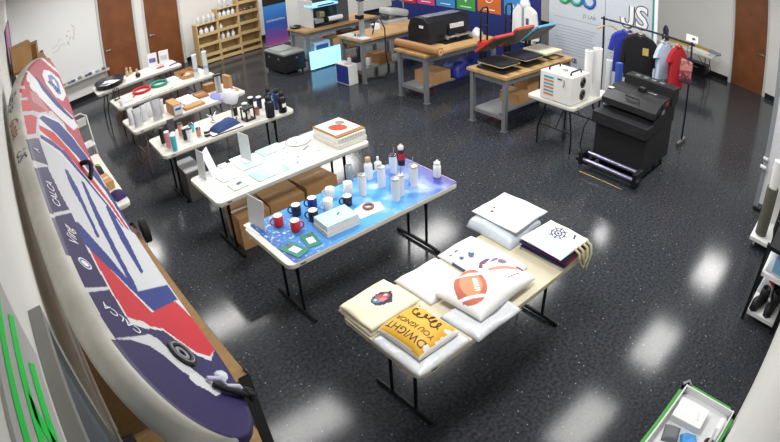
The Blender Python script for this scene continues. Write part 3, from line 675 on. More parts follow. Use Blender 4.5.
t = E('speaker_ball', 'dark ball shaped gadget on the table near the doors', 'gadget', (2.40, 10.36, ZG)); MB().lathe([(.03, 0), (.055, .03), (.055, .06), (.03, .09), (0, .095)], n=16).build('ball', M('navy_black', '#1b1d33', .3), t); MB().lathe([(.034, .0), (.04, .006), (.04, .012), (.03, .014)], n=16).build('base_ring', steel, t)
for x, y, w_, l, c in [(2.87, 10.8, .2, 'white sign card with a purple and blue print', '#6a6fae'), (3.10, 10.72, .21, 'plain white sign card in a stand', '#c9ccd6')]:
    t = E('sign_card', l, 'sign', (x, y, ZG), -.5, 'sign cards near the doors'); MB().box(0, 0, .15, w_, .008, .28, rx=-.1).build('card', paper, t); MB().box(0, -.017, .14, w_*.7, .003, .09, rx=-.1).build('print', M('print_'+c, c, .6, noise=.3, nscale=30), t); MB().box(0, 0, .004, w_*.8, .08, .008).build('foot', frost, t)
solo(MB().prism(ell(0, 0, .1, .06), 0, .02), 'red_pouch', M('red_soft', '#b84b4b', .7), 'flat red pouch among the papers near the doors', 'pouch', (2.93, 10.5, ZG), .3)
t = E('hand_tool', 'small dark and blue hand tool near the sign cards', 'tool', (3.14, 10.36, ZG), .6); MB().tube([(-.1, 0, .012), (0, .02, .012), (.1, -.01, .012)], .012, 8).build('handle', M('tool_blue', '#2f5a7c', .5), t); MB().box(.13, -.02, .01, .07, .04, .02, .004).build('head', dark_gray, t)
for x, y, rz, l in [(2.65, 10.55, .2, 'loose white paper between the red pouch and figurines near the doors'), (2.78, 10.35, -.2, 'loose white paper at the front edge near the doors'), (2.62, 10.3, .1, 'loose white paper beside the dark ball'), (3.0, 10.27, 0, 'loose white paper beside the hand tool')]:
    solo(MB().box(0, 0, .003, .15, .2, .006), 'paper_sheet', paper, l, 'papers', (x, y, ZG), rz, 'loose papers near the doors')

# ------------------------------------------------------------------ table B : printed shirts and cushions
ZB = TZ+.001
cot = M('white_cotton', '#e9e9ea', .85, bump=.25, bscale=120); cream = M('cream_cotton', '#e4dcc0', .9, bump=.25, bscale=160); plast = M('poly_bag', '#cfd2d6', .22, bump=.7, bscale=22, spec=.7)
s = Soft(.43, .35, .03, 11, .003, 8); solo(s.mb(), 'canvas_tote', cream, 'plain cream cotton tote lying underneath the printed one', 'tote bag', (1.70, 2.285, ZB), .0)
s = Soft(.42, .34, .03, 12, .003, 8, 44, 36)
emb = [(1, ell(.03, .0, .082, .062, 20)), (2, ell(.0, .012, .035, .03)), (3, ell(.055, .005, .04, .028)), (4, ell(.03, -.012, .03, .02)), (1, [(.1, .01), (.13, .03), (.11, -.02)]), (1, [(.03, -.05), (.06, -.085), (.065, -.04)]), (5, ell(-.01, .02, .014, .01)), (5, ell(.075, .012, .014, .01)), (3, ell(.03, .035, .03, .01))]
solo(s.mb(emb), 'canvas_tote', [cream, M('ink_navy', '#31384f', .8), M('ink_blue', '#587a94', .8), M('ink_red', '#b54a4a', .8), M('ink_pink', '#c97a80', .8), M('ink_pale', '#b9cdd2', .8)], 'cream cotton tote printed with a red and blue animal emblem', 'tote bag', (1.705, 2.29, ZB+.0345), .05)
s = Soft(.45, .44, .03, 13, .003, 7, 22, 20); solo(s.mb(), 'bagged_shirt', plast, 'clear bagged grey shirt lying under the gold cushion', 'shirt', (1.69, 1.86, ZB), .0, 'bagged shirts on the cream table')
s = Soft(.335, .375, .085, 14, .005, 3, 60, 64, skew=-.05, edge=.5)
gold_art = [(1, [(-.16, -.175), (.155, -.17), (.16, .175), (-.155, .18)])]
for i in range(16):
    a = random.uniform(0, 6); r_ = .19+random.uniform(-.015, .02); gold_art.append((0, ell(r_*math.cos(a), r_*math.sin(a), random.uniform(.008, .024), random.uniform(.008, .02))))
gc = E('cushion', 'gold and white bagged cushion with dark lettering', 'cushion', (1.70, 1.905, ZB+.038), .0)
cov = s.mb(gold_art).build('cover', [M('cushion_white', '#e6e4de', .4, bump=.3, bscale=30), M('gold_print', '#d9a62e', .45, bump=.2, bscale=40)], gc)
wp = lambda p, s=s: Vector((p.x-.05*p.y, p.y, s.z(p.x, p.y)+.0022+p.z))
X180 = lambda y, x=0: Matrix.Rotation(PI/2, 4, 'Z') @ Matrix.Translation((x, y, 0))
inkm = M('ink_dark', '#3a2c22', .6)
for body, y, sz, x in (('DWIGHT', .095, .078, 0), ('YOU IGNOR', .02, .055, 0)):
    text_mb(body, sz, X180(y, x), .001, warp=wp).build('lettering', inkm, gc)
fl_ = [Vector((-.12+.24*k/40+.018*math.sin(k*.9), -.085+.035*math.cos(k*.9)*(1-.5*k/40)+.02*math.sin(k*.25), 0)) for k in range(41)]
MB().tube([wp(Matrix.Rotation(PI/2, 4, 'Z') @ p) for p in fl_], .0045, 6).build('script_flourish', inkm, gc)
s2 = Soft(.4, .37, .03, 15, .003, 8, 20, 20); solo(s2.mb(), 'folded_shirt', cot, 'folded plain white shirt between the cream totes and the football cushion', 'shirt', (2.165, 2.255, ZB), .0, 'folded white shirts')
s2 = Soft(.37, .58, .03, 16, .003, 8, 40, 60)
blots = [(1, ell(-.13, .2, .016, .012)), (1, ell(-.06, .21, .02, .01)), (1, [(-.13, .1), (-.1, .15), (-.07, .12), (-.1, .09)]), (1, [(-.06, .08), (-.01, .14), (.02, .1), (-.03, .06)]), (1, ell(-.18, .02, .006, .12))]
solo(s2.mb(blots), 'folded_shirt', [cot, M('ink_slate', '#515a75', .8)], 'folded white shirt with small slate blue blots behind the football cushion', 'shirt', (2.575, 2.15, ZB), .0, 'folded white shirts')
s2 = Soft(.44, .34, .03, 17, .003, 8, 20, 20); solo(s2.mb(), 'bagged_shirt', plast, 'clear bagged white shirt sticking out in front of the football cushion', 'shirt', (2.15, 1.77, ZB), .0, 'bagged shirts on the cream table')
s = Soft(.60, .40, .1, 18, .004, 3.2, 110, 76, edge=.5)
BX, BY, BR0 = -.145, .025, -.72
ball = ell(BX, BY, .11, .175, 34, BR0)
def sub(c, cx, cy, rot, pts): return (c, [(cx+x*math.cos(rot)-y*math.sin(rot), cy+x*math.sin(rot)+y*math.cos(rot)) for x, y in pts])
art = [(1, ball), (2, ell(BX+.015, BY+.01, .075, .13, 24, BR0))]
art += [sub(0, BX, BY, BR0, [(-.12, .1), (.12, .1), (.12, .125), (-.12, .125)]), sub(0, BX, BY, BR0, [(-.12, -.125), (.12, -.125), (.12, -.1), (-.12, -.1)])]
art += [sub(0, BX, BY, BR0, [(.02, -.07+.021*i), (.055, -.07+.021*i), (.055, -.059+.021*i), (.02, -.059+.021*i)]) for i in range(7)]
art += [(3, [(.05, .12), (.1, .16), (.17, .15), (.18, .12), (.13, .11), (.09, .1)]), (4, [(.17, .05), (.22, .08), (.25, .04), (.22, .0), (.18, .01)]), (3, [(.02, .1), (.06, .13), (.07, .1), (.04, .08)]), (5, [(.06, .05), (.16, .0), (.24, -.08), (.22, -.1), (.14, -.03), (.05, .03)]), (5, [(.25, .08), (.28, .02), (.275, -.08), (.255, -.08), (.26, .0), (.23, .07)]), (3, [(.23, -.06), (.28, -.07), (.27, -.12), (.24, -.12)]), (4, [(.12, .09), (.2, .11), (.24, .09), (.19, .07)]), (3, [(.1, -.1), (.2, -.12), (.2, -.128), (.1, -.108)]), (5, [(.2, .13), (.26, .12), (.28, .08), (.25, .1)])]
solo(s.mb(art), 'cushion', [M('cushion_white2', '#e9e9e8', .5, bump=.2, bscale=40), M('ball_red', '#b5604f', .6), M('ball_orange', '#cf8a68', .6), M('maroon_ink', '#6e4553', .7), M('plum_ink', '#7a6585', .7), M('skin_ink', '#cf8f7a', .7)], 'white cushion printed with a red football and a running player', 'cushion', (2.335, 1.90, ZB+.045), .03)
s = Soft(.43, .46, .095, 19, .006, 7, 26, 26); solo(s.mb(), 'shirt_bundle', M('wrap_blueish', '#c9d3dd', .25, bump=.7, bscale=20, spec=.7), 'thick plastic wrapped white bundle beside the ship wheel tote pile', 'bundle', (3.05, 2.33, ZB), .0)
s2 = Soft(.44, .46, .012, 20, .003, 9, 36, 36); solo(s2.mb([(1, [(-.13, .1), (-.1, .12), (-.09, .1), (-.12, .085)]), (1, ell(-.06, .12, .01, .007))]), 'folded_shirt', [cot, M('ink_black', '#333338', .8)], 'white shirt with a tiny dark mark laid flat on the wrapped bundle', 'shirt', (3.125, 2.345, ZB+.112), .02, 'folded white shirts')
for i, (c, l, dx) in enumerate([('#c9c2a6', 'cream bag at the bottom of the pile under the ship wheel tote', 0), ('#26305e', 'navy cloth second from the bottom under the ship wheel tote', .005), ('#7c2430', 'dark red cloth in the middle of the pile under the ship wheel tote', .01), ('#232a58', 'dark blue cloth just under the white tote with the emblem', -.005)]):
    s2 = Soft(.37, .42, .018, 30+i, .0006, 9, 14, 14); solo(s2.mb(), 'folded_cloth', M('cloth_'+c, c, .9), l, 'cloth', (3.09+dx, 1.86-dx, ZB+.0225*i), .02*i, 'cloths under the ship wheel tote')
tt = E('canvas_tote', 'white tote bag with a blue ship wheel emblem on top of the cloth pile', 'tote bag', (3.085, 1.855, ZB+.094), -.05)
s2 = Soft(.38, .4, .02, 41, .004, 8, 70, 70)
wh = [(1, ell(.06, .02, .062, .062)), (0, ell(.06, .02, .05, .05)), (1, ell(.06, .02, .034, .034)), (0, ell(.06, .02, .02, .02)), (1, ell(.06, .02, .012, .012)), (1, [(.1, -.12), (.15, -.1), (.15, -.08), (.1, -.1)])]
for i in range(8):
    a = i*PI/4+.2; c, n_ = (math.cos(a), math.sin(a)), (-math.sin(a), math.cos(a))
    wh.append((1, [(.06+c[0]*.03+n_[0]*.005, .02+c[1]*.03+n_[1]*.005), (.06+c[0]*.085+n_[0]*.005, .02+c[1]*.085+n_[1]*.005), (.06+c[0]*.085-n_[0]*.005, .02+c[1]*.085-n_[1]*.005), (.06+c[0]*.03-n_[0]*.005, .02+c[1]*.03-n_[1]*.005)]))
s2.mb(wh).build('bag', [cot, M('ink_blue2', '#39456b', .8)], tt)
strapm = M('strap_cream', '#c8c3a0', .9)
for k, (a, b) in enumerate(((.0, .11), (.05, .16))):
    pts = [(a, -.19, .012), (a, -.238, -.005), (a+.01, -.248, -.08), ((a+b)/2+.01, -.252, -.17-.03*k), (b+.01, -.248, -.08), (b, -.238, -.005), (b, -.19, .012)]
    MB().tube(pts, .011, 6).build('strap', strapm, tt)
solo(Soft(.06, .09, .03, 50, .003, 4, 8, 8).mb(), 'orange_cloth', M('orange', '#d98a1f', .8), 'bit of orange cloth poking out of the ship wheel tote pile', 'cloth', (3.315, 1.73, ZB+.022), .4)

# ------------------------------------------------------------------ under the tables
t = carton('carton', 'large brown carton with a white label under the cutting board table', 1.955, 4.80, 0, .36, .40, .37, -.05, lab=('-y', '#d9dbe0', .2, .16))
carton('carton', 'brown carton in the middle of the row under the cutting board table', 2.40, 4.88, 0, .42, .42, .33, -.06, group='cartons under the cutting board table')
carton('carton', 'brown carton under the wrapped canvas print end of its table', 2.86, 4.93, 0, .42, .42, .33, .05, group='cartons under the cutting board table')
t = E('waste_bin', 'dark grey bin with a white foil lid under the bottle table', 'bin', (1.86, 6.25, 0), -.03)
MB().box(0, 0, .2, .24, .46, .4, .012).build('body', M('bin_grey', '#55534f', .5), t); MB().box(0, 0, .412, .23, .44, .02, .006).build('lid', foil_w, t)
# left table
ZL = TZ+.001
t = E('plush_toy', 'green and dark crumpled cloth on the table behind the paddleboard', 'cloth', (.66, 6.35, ZL)); Soft(.2, .26, .11, 61, .02, 2.2, 14, 14).mb([(1, [(-.1, -.13), (.1, -.13), (.1, -.02), (-.1, -.04)])]).build('cloth', [M('lime', '#7fb052', .8), M('dark_cloth', '#27262c', .8)], t)
carton('carton', 'small brown carton on the table behind the paddleboard', .68, 5.86, ZL, .16, .3, .1, .1)
solo(Soft(.14, .2, .08, 62, .01, 2.2, 12, 12).mb(), 'purple_cloth', M('purple_cloth', '#3a2a5c', .8), 'purple bundle near the end of the table behind the paddleboard', 'cloth', (.74, 5.46, ZL), .3)
solo(Soft(.16, .3, .05, 63, .006, 3, 12, 12).mb(), 'red_cloth', M('red_cloth', '#b83238', .8), 'red cloth beside the small carton behind the paddleboard', 'cloth', (.53, 5.6, ZL), 0)
# white chair frame beyond the board
t = E('folding_chair', 'white tubular folding chair beyond the paddleboard', 'chair', (.82, 8.6, 0), .1)
t.scale = (.9, .9, .88)
wt = M('white_tube', '#d6d6d6', .35)
MB().tube([(-.19, -.2, .01), (-.2, .0, .5), (-.2, .16, .95), (-.1, .2, 1.02), (.1, .2, 1.02), (.2, .16, .95), (.2, 0, .5), (.19, -.2, .01)], .016, 8).build('back_frame', wt, t)
MB().tube([(-.18, .28, .01), (-.18, 0, .46), (.18, 0, .46), (.18, .28, .01)], .014, 8).build('leg_frame', wt, t)
MB().box(0, -.06, .47, .36, .36, .03, .01).build('seat', wt, t); MB().box(0, .16, .86, .36, .025, .16, .01).build('backrest', wt, t)

# ------------------------------------------------------------------ whiteboard and left wall
t = E('whiteboard', 'large white wall board with faint red and black scribbles', 'board', (1.0, YB-.02, 0))
MB().bb(-1.15, 1.2, -.0, .019, .62, 2.75).build('panel', M('board_white', '#e2e4e2', .3), t)
f = MB(); f.bb(-1.17, 1.22, -.005, .019, .6, .62); f.bb(1.2, 1.22, -.005, .019, .62, 2.75); f.build('frame', M('alu', '#a9acae', .4, metal=.5), t)
MB().bb(-.2, 1.32, -.17, -.006, .55, .59).build('tray', M('tray_grey', '#bcbcb8', .5), t)
sc_ = MB(); rr = random.Random(4)
for k, (x, z, n) in enumerate([(.12, 1.62, 9), (.12, 1.48, 11)]):
    pts = [(x+i*.035-.2, -.003, z+i*.012+rr.uniform(-.04, .04)) for i in range(n)]; sc_.tube(pts, .004, 4)
sc_.build('black_scribble', M('marker_black', '#77787a', .6), t)
sc_ = MB()
for k in range(4): sc_.tube([(.36+.07*(k % 2)+rr.uniform(-.02, .02), -.003, 1.58+.1*k+rr.uniform(-.05, .05)) for _ in range(5)], .006, 4)
sc_.tube([(.52, -.003, 2.0), (.58, -.003, 1.9), (.56, -.003, 1.72), (.5, -.003, 1.62)], .006, 4); sc_.build('red_scribble', M('marker_red', '#a8626a', .6), t)
for i in range(3, 15):
    x = .85+i*.095; c = ['#3c4a80', '#e4e4e2', '#7a8a92', '#c9c7b8', '#59656e'][i % 5]
    o = solo(MB().box(0, 0, .0, .06+.015*(i % 3), .1, .03+.012*(i % 4), .003), 'tray_item', M('tray_'+c, c, .6), 'small marker box or paper pad lying on the tray of the white wall board', 'stationery', (x, YB-.1, .607+.006*(i % 4)), 0, 'things on the board tray')
purple = ramp_mat('purple_poster', [(0, '#3a2c66'), (.3, '#7a3a7c'), (.5, '#b5567a'), (.7, '#8c3f6c'), (1, '#4a3a80')], 'Y', -2.4, 2.4, .5, 1.6, 1.2, 1.)
t = E('wall_poster', 'purple and pink picture high on the wall beyond the paddleboard tip', 'picture', (XL+.002, 10.0, 0)); MB().bb(0, .02, -2.2, 2.4, 1.75, 2.83).build('canvas', purple, t); MB().bb(0, .03, 2.4, 2.5, 1.7, 2.83).build('edge_strip', M('edge_blue', '#5a6488', .5), t)
t = E('wall_screen', 'grey framed glass panel hung high on the wall beside the paddleboard tail', 'panel', (XL+.001, .85, 0))
MB().bb(0, .03, -.38, .43, 1.55, 2.42).build('glass_panel', M('screen_glass', '#5d6c79', .15, spec=.6), t)
f = MB(); f.bb(0, .045, .39, .44, 1.5, 2.45); f.bb(0, .045, -.42, .39, 2.41, 2.45); f.bb(0, .045, -.42, -.38, 1.5, 2.41); f.bb(0, .045, -.38, .39, 1.5, 1.55); f.build('frame', M('frame_grey', '#8b8b86', .5), t)
t = E('arrow_sign', 'grey sign with bright green chevron stripes high on the wall', 'sign', (XL+.001, .62, 0))
MB().bb(0, .008, -.5, .4, 2.5, 2.78).build('board', M('sign_grey', '#b9bab8', .6), t)
g = MB()
for z0, y0, y1, h_ in ((2.72, -.45, .38, .03), (2.64, -.45, .36, .04), (2.555, -.45, .30, .045)):
    g.add([(.0095, y0, z0), (.0095, y1, z0), (.0095, y1-.05, z0+h_), (.0095, y0, z0+h_)], [(0, 1, 2, 3)])
g.add([(.0095, -.05, 2.52), (.0095, .02, 2.52), (.0095, .1, 2.66), (.0095, .03, 2.66)], [(0, 1, 2, 3)])
g.build('green_stripe', M('neon_green', '#12dd4e', .5), t)

# ------------------------------------------------------------------ shelving rack and paddleboard
def slotted(yc):
    k = 'rack_slotted_%.3f' % yc
    if k in MC: return MC[k]
    m = D.materials.new(k); m.use_nodes = True; nt = m.node_tree; L = nt.links.new; b = nt.nodes['Principled BSDF']; b.inputs['Roughness'].default_value = .5
    tc = nt.nodes.new('ShaderNodeTexCoord'); sp = nt.nodes.new('ShaderNodeSeparateXYZ'); L(tc.outputs['Object'], sp.inputs[0])
    def mth(op, a, c=None):
        n = nt.nodes.new('ShaderNodeMath'); n.operation = op
        L(a, n.inputs[0])
        if c is not None: (L(c, n.inputs[1]) if hasattr(c, 'links') else setattr(n.inputs[1], 'default_value', c))
        return n.outputs[0]
    zf = mth('LESS_THAN', mth('FRACT', mth('MULTIPLY', sp.outputs[2], 16.7)), .38)
    yf = mth('LESS_THAN', mth('ABSOLUTE', mth('SUBTRACT', mth('ABSOLUTE', sp.outputs[1]), yc)), .007)
    mx = nt.nodes.new('ShaderNodeMix'); mx.data_type = 'RGBA'; L(mth('MULTIPLY', zf, yf), mx.inputs[0]); mx.inputs[6].default_value = lin('#2c2e2e'); mx.inputs[7].default_value = lin('#7c8080'); L(mx.outputs[2], b.inputs['Base Color'])
    MC[k] = m; return m
def rack(x0, x1, y0, y1, H, levels, label):
    t = E('shelving_rack', label, 'shelf', ((x0+x1)/2, (y0+y1)/2, 0), 0, 'black steel shelving racks'); w_, d_ = (x1-x0)/2, (y1-y0)/2
    pb = M('particle_board', '#9c7b52', .8, noise=.15, nscale=30)
    for a in (-1, 1):
        for b in (-1, 1):
            m = MB(); m.box(a*w_-a*.0015, b*d_-b*.03, H/2, .003, .06, H); m.box(a*w_-a*.032, b*d_-b*.0015, H/2, .058, .003, H)
            m.build('post', slotted(d_-.03), t)
    for z in levels:
        MB().bb(-w_+.006, w_-.006, -d_+.006, d_-.006, z-.016, z).build('shelf_board', pb, t)
        [MB().bb(*q, -d_+.062, d_-.062, z-.06, z-.002).build('beam', M('rack_black', '#2c2e2e', .5, metal=.3), t) for q in ((-w_+.004, -w_+.0055), (w_-.0055, w_-.004))]
    return t
rk_ = rack(XL+.02, .515, 1.68, 3.42, 1.45, (.3, .8, 1.43), 'black slotted steel rack with brown board shelves carrying the paddleboard')
MB().cyl((.37, .72, -.02+1.45), (.41, .72, -.02+1.45), .085, n=20).build('round_bumper', black_matte, rk_)
rack(XL+.02, .42, 7.15, 8.4, 2.24, (.4, 1.1, 1.7, 2.22), 'taller black steel rack with cartons on top beyond the paddleboard tip')
carton('carton', 'large brown carton on top of the taller rack beside the scribbled board', .02, 7.5, 2.225, .32, .5, .34, .05)
carton('carton', 'darker carton on top of the taller rack', .2, 8.1, 2.225, .24, .5, .22, -.1, card_dark, tape=False)
carton('carton', 'brown carton on the rack under the paddleboard', .12, 3.05, 1.432, .5, .3, .2, 0)

BC = np.array([0.16191181881568115, 2.930578321888536, 2.1302702305402303]); BE1 = np.array([-0.03199729200459001, 0.9820609792446309, 0.18582897069469434])
BER = np.array([0.6101883838468579, 0.1664486040347848, -0.7745740754977739]); BN = np.array([0.7916099478422013, -0.08860640642723304, 0.6045681063514013])
BL, BW, BT, BR_ = 3.668276914525818, .8044152245714405, .1364737, .26675
def b_ax(s): return BC+(s-.5)*BL*BE1+BR_*np.clip((s-.6)/.4, 0, 1)**2*BN
def b_hw(s):
    a = np.clip(s/.22, 0, 1); b = np.clip((.968-s)/.36, 0, 1)
    return (1-(1-a)**2.6)**(1/2.3)*(1-(1-b)**2.2)**.5*BW/2
def b_pt(s, u, lift=0.): return Vector(b_ax(s)+u*BER+lift*BN)
ART = [
('rose',[(0.833,-0.40),(0.890,-0.3),(0.954,-0.2),(1.0,0.0),(0.98,0.2),(0.840,0.40),(0.72,0.44),(0.55,.45),(0.53,.30),(0.65,.2),(0.735,0.146),(0.754,0.018),(0.706,-0.137),(0.69,-0.23),(0.783,-0.28)]),
('white',[(0.855,-0.257),(0.844,-0.168),(0.817,0.037),(0.797,0.269),(0.766,0.322),(0.734,0.248),(0.750,0.103),(0.772,-0.063),(0.787,-0.204),(0.813,-0.259)]),
('white',[(0.904,-0.061),(0.918,0.008),(0.914,0.140),(0.870,0.227),(0.831,0.171),(0.829,0.086),(0.854,-0.025),(0.881,-0.076)]),
('navyl',[(0.894,-0.008),(0.909,0.040),(0.898,0.131),(0.857,0.161),(0.847,0.118),(0.870,0.013)]),
('white',[(0.888,0.041),(0.896,0.07),(0.886,0.1),(0.872,0.11),(0.873,0.08)]),
('navy',[(0.849,-0.159),(0.854,-0.141),(0.824,0.038),(0.797,0.214),(0.788,0.282),(0.777,0.258),(0.790,0.085),(0.818,-0.074)]),
('white',[(.945,-.3),(.955,-.3),(.94,.2),(.93,.2)]),
('roset',[(0.772,-0.223),(0.789,-0.149),(0.746,-0.011),(0.729,-0.027),(0.738,-0.091),(0.737,-0.194)]),
('red',[(0.783,-0.325),(0.811,-0.228),(0.801,-0.216),(0.769,-0.318)]),
('red',[(0.754,-0.325),(0.782,-0.227),(0.749,-0.220),(0.716,-0.323)]),
('red',[(0.702,-0.326),(0.734,-0.228),(0.691,-0.215),(0.655,-0.325)]),
('red',[(0.641,-0.321),(0.671,-0.234),(0.676,-0.171),(0.588,-0.235),(0.555,-0.333)]),
('purple',[(0.532,-0.352),(0.577,-0.216),(0.529,-0.219),(0.478,-0.217),(0.459,-0.354)]),
('purple',[(0.431,-0.369),(0.469,-0.234),(0.400,-0.208),(0.359,-0.188),(0.316,-0.358)]),
('purple',[(0.307,-0.360),(0.353,-0.182),(0.272,-0.172),(0.203,-0.176),(0.180,-0.336)]),
('purple',[(0.174,-0.327),(0.201,-0.157),(0.167,-0.170),(0.145,-0.138),(0.153,-0.013),(0.133,-0.111),(0.109,-0.310)]),
('white',[(.69,-.15),(.715,-.09),(.733,.08),(.70,.215),(.64,.32),(.55,.36),(.40,.37),(.40,.27),(.49,.15),(.56,-.02),(.575,-.2)]),
('navy',[(0.679,-0.150),(0.705,-0.096),(0.722,0.079),(0.695,0.202),(0.644,0.301),(0.55,0.345),(.40,.355),(.40,.325),(0.52,0.30),(0.613,0.165),(0.659,0.013)]),
('red',[(0.645,-0.169),(0.657,-0.011),(0.619,0.109),(0.555,0.21),(0.47,.29),(.40,.31),(.40,.285),(.47,.25),(0.53,0.16),(0.598,0.023),(0.621,-0.178)]),
('navy',[(0.600,-0.187),(0.607,-0.072),(0.593,0.040),(0.53,.14),(.46,.235),(.40,.27),(.40,.255),(.45,.215),(.51,.13),(0.578,-0.017),(0.581,-0.127),(0.580,-0.199)]),
('navy',[(0.506,-0.062),(0.507,-0.032),(0.454,-0.012),(0.406,-0.020),(0.325,-0.030),(0.317,-0.059),(0.393,-0.053),(0.452,-0.076)]),
('navy',[(0.496,0.064),(0.497,0.093),(0.382,0.077),(0.233,0.044),(0.217,0.024),(0.224,0.006),(0.374,0.022)]),
('navy',[(0.446,0.195),(0.459,0.240),(0.360,0.225),(0.282,0.186),(0.273,0.154),(0.353,0.154)]),
('white',[(0.296,-0.19),(0.280,-0.132),(0.246,-0.055),(0.195,0.041),(0.237,0.23),(.25,.33),(0.19,.40),(0.14,.40),(.118,.255),(0.12,0.171),(0.147,0.043),(0.143,-0.044),(0.147,-0.064),(0.145,-0.16),(0.196,-0.175)]),
('red',[(0.285,-0.173),(0.270,-0.132),(0.236,-0.063),(0.185,0.041),(0.217,0.194),(0.236,0.30),(0.19,0.39),(0.16,.39),(0.131,0.255),(0.131,0.171),(0.158,0.043),(0.154,-0.044),(0.158,-0.064),(0.156,-0.153),(0.196,-0.163)]),
('purple',[(0.104,-0.36),(0.117,-0.206),(0.116,-0.123),(0.106,-0.067),(0.089,-0.024),(0.081,0.024),(0.064,0.062),(0.059,0.082),(0.068,0.143),(0.075,0.106),(0.087,0.089),(0.099,0.049),(0.120,-0.008),(0.135,-0.043),(0.138,-0.090),(0.149,-0.050),(0.154,0.038),(0.126,0.157),(0.122,0.235),(0.15,0.34),(0.10,0.45),(0.03,0.45),(-.02,.25),(-.02,0.118),(-.02,-0.028),(-.01,-0.2),(0.02,-0.3),(0.047,-0.36)]),
('white',[(0.087,0.013),(0.090,0.041),(0.083,0.080),(0.089,0.133),(0.084,0.143),(0.067,0.084),(0.066,0.056),(0.071,0.010),(0.078,-0.006)]),
('navy',[(0.330,-0.190),(0.335,-0.158),(0.281,-0.046),(0.222,0.032),(0.275,0.34),(0.245,0.345),(0.189,0.057),(0.238,-0.058),(0.282,-0.193)]),
]
BM = {'base': M('deck_pad', '#c4c6ca', .6, bump=.3, bscale=300), 'white': M('deck_white', '#cfd0d2', .4), 'rose': M('deck_rose', '#a54450', .5), 'roset': M('deck_rose_light', '#b8747c', .5), 'red': M('deck_red', '#b9242f', .5), 'navy': M('deck_navy', '#203078', .5), 'navyl': M('deck_navy_light', '#6c7aa8', .5), 'purple': M('deck_purple', '#2a2052', .42), 'rail': M('rail_white', '#c6c3ba', .45, noise=.22, nscale=5)}
bk = list(BM)
NS, NQ, NA = 460, 110, 9
S = np.linspace(.0008, .9674, NS+1); W_ = b_hw(S); rx = np.minimum(W_, BT/2); fl = np.maximum(W_-rx, 0)
prof = [(q, 0, 0) for q in np.linspace(-1, 1, NQ+1)]+[(1, math.sin(PI*i/NA), 1-math.cos(PI*i/NA)) for i in range(1, NA+1)]+[(q, 0, 2) for q in (.33, -.33)]+[(-1, -math.sin(PI*i/NA), 1+math.cos(PI*(NA-i)/NA)*-1) for i in range(NA, 0, -1)]
prof[-NA:] = [(-1, -math.sin(PI*i/NA), 1-math.cos(PI*i/NA)) for i in range(NA, 0, -1)]
K = len(prof); A_ = np.array([b_ax(s) for s in S])
pq = np.array([p[0] for p in prof]); ps = np.array([p[1] for p in prof]); pz = np.array([p[2] for p in prof])
U = pq[None, :]*fl[:, None]+ps[None, :]*rx[:, None]; Zr = -pz[None, :]*BT/2*(np.clip(W_/(BT*.5), 0, 1)[:, None]*.85+.15)
Vv = A_[:, None, :]+U[..., None]*BER+Zr[..., None]*BN
i0 = np.arange(NS)[:, None]*K; j0 = np.arange(K)[None, :]; j1 = (j0+1) % K
F = np.stack([i0+j0, i0+j1, i0+K+j1, i0+K+j0], -1).reshape(-1, 4)
Sc = np.repeat(((S[:-1]+S[1:])/2)[:, None], K, 1); Uc = (U[:-1]+np.roll(U[:-1], -1, 1))/2
# on the rail the artwork continues by arc length
arc = np.where(pz <= 1.0, pz, 0)
Uart = Uc+np.sign(ps)[None, :]*np.where((ps != 0) & (pz <= 1), .5*BT*(np.arccos(np.clip(1-pz, -1, 1))-np.abs(ps)), 0)[None, :]
mi = np.zeros(Sc.shape, int)
for nme, pl in ART: mi[inpoly(pl, Sc, Uart)] = bk.index(nme)
rail = ((ps < -.55) | (pz > .6))[None, :] & np.ones_like(mi, bool)
mi[rail] = bk.index('rail')
mi[(ps < -.1)[None, :] & (mi == 0)] = bk.index('rail')
board = E('paddleboard', 'huge white, red and navy inflatable paddleboard leaning on a slotted rack along the wall', 'paddleboard', (.2, 1.2, 1.46))
def bparent(o): o.parent = board; o.matrix_parent_inverse = Matrix.Translation(board.location).inverted(); return o
me = D.meshes.new('hull'); caps0 = list(range(K))[::-1]; capsN = [NS*K+i for i in range(K)]
me.from_pydata(Vv.reshape(-1, 3).tolist(), [], [list(map(int, f)) for f in F]+[caps0, capsN])
for k in bk: me.materials.append(BM[k])
me.polygons.foreach_set('material_index', list(map(int, mi.reshape(-1)))+[0, 0]); me.polygons.foreach_set('use_smooth', [True]*len(me.polygons)); me.update()
hull = D.objects.new('hull', me); COL.objects.link(hull); bparent(hull)
def deck_text(body, s, u, size, mat, rot=0., shear=0., name='lettering'):
    def warp(p):
        return b_pt(s+p.x/BL, u-p.y, .0022+p.z)
    # text runs towards the tail along the board; local x -> -s
    X = Matrix.Rotation(rot, 4, 'Z')
    bparent(text_mb(body, size, X, .001, warp=warp, shear=shear).build(name, mat))
wi = M('ink_white', '#e9e9ee', .5)
# lettering reads from the left rail, running towards the nose
deck_text('CALCA', .382, -.275, .075, wi); deck_text('CALCA', .149, -.2, .056, wi, .95); deck_text('Ving', .285, -.265, .085, wi, 0, .3)
deck_text('A', .51, -.29, .07, wi)
deck_text('SUP', .868, .07, .085, BM['navy'], 1.2)
def ring(s, u, r0, r1, mat, name, lift=.002, z1=.004):
    mb = MB(); n = 32; vs = []
    for i in range(n):
        a = 2*PI*i/n
        for r, l in ((r0, lift), (r0, z1), (r1, z1), (r1, lift)): vs.append(b_pt(s+r*math.cos(a)/BL, u+r*math.sin(a), l))
    mb.add(vs, [(4*i+j, 4*((i+1) % n)+j, 4*((i+1) % n)+(j+1) % 4, 4*i+(j+1) % 4) for i in range(n) for j in range(4)], 0, True)
    return bparent(mb.build(name, mat))
ring(.232, -.258, .001, .036, wi, 'badge', .001, .002); ring(.232, -.258, .02, .028, BM['navyl'], 'badge_ring', .002, .003)
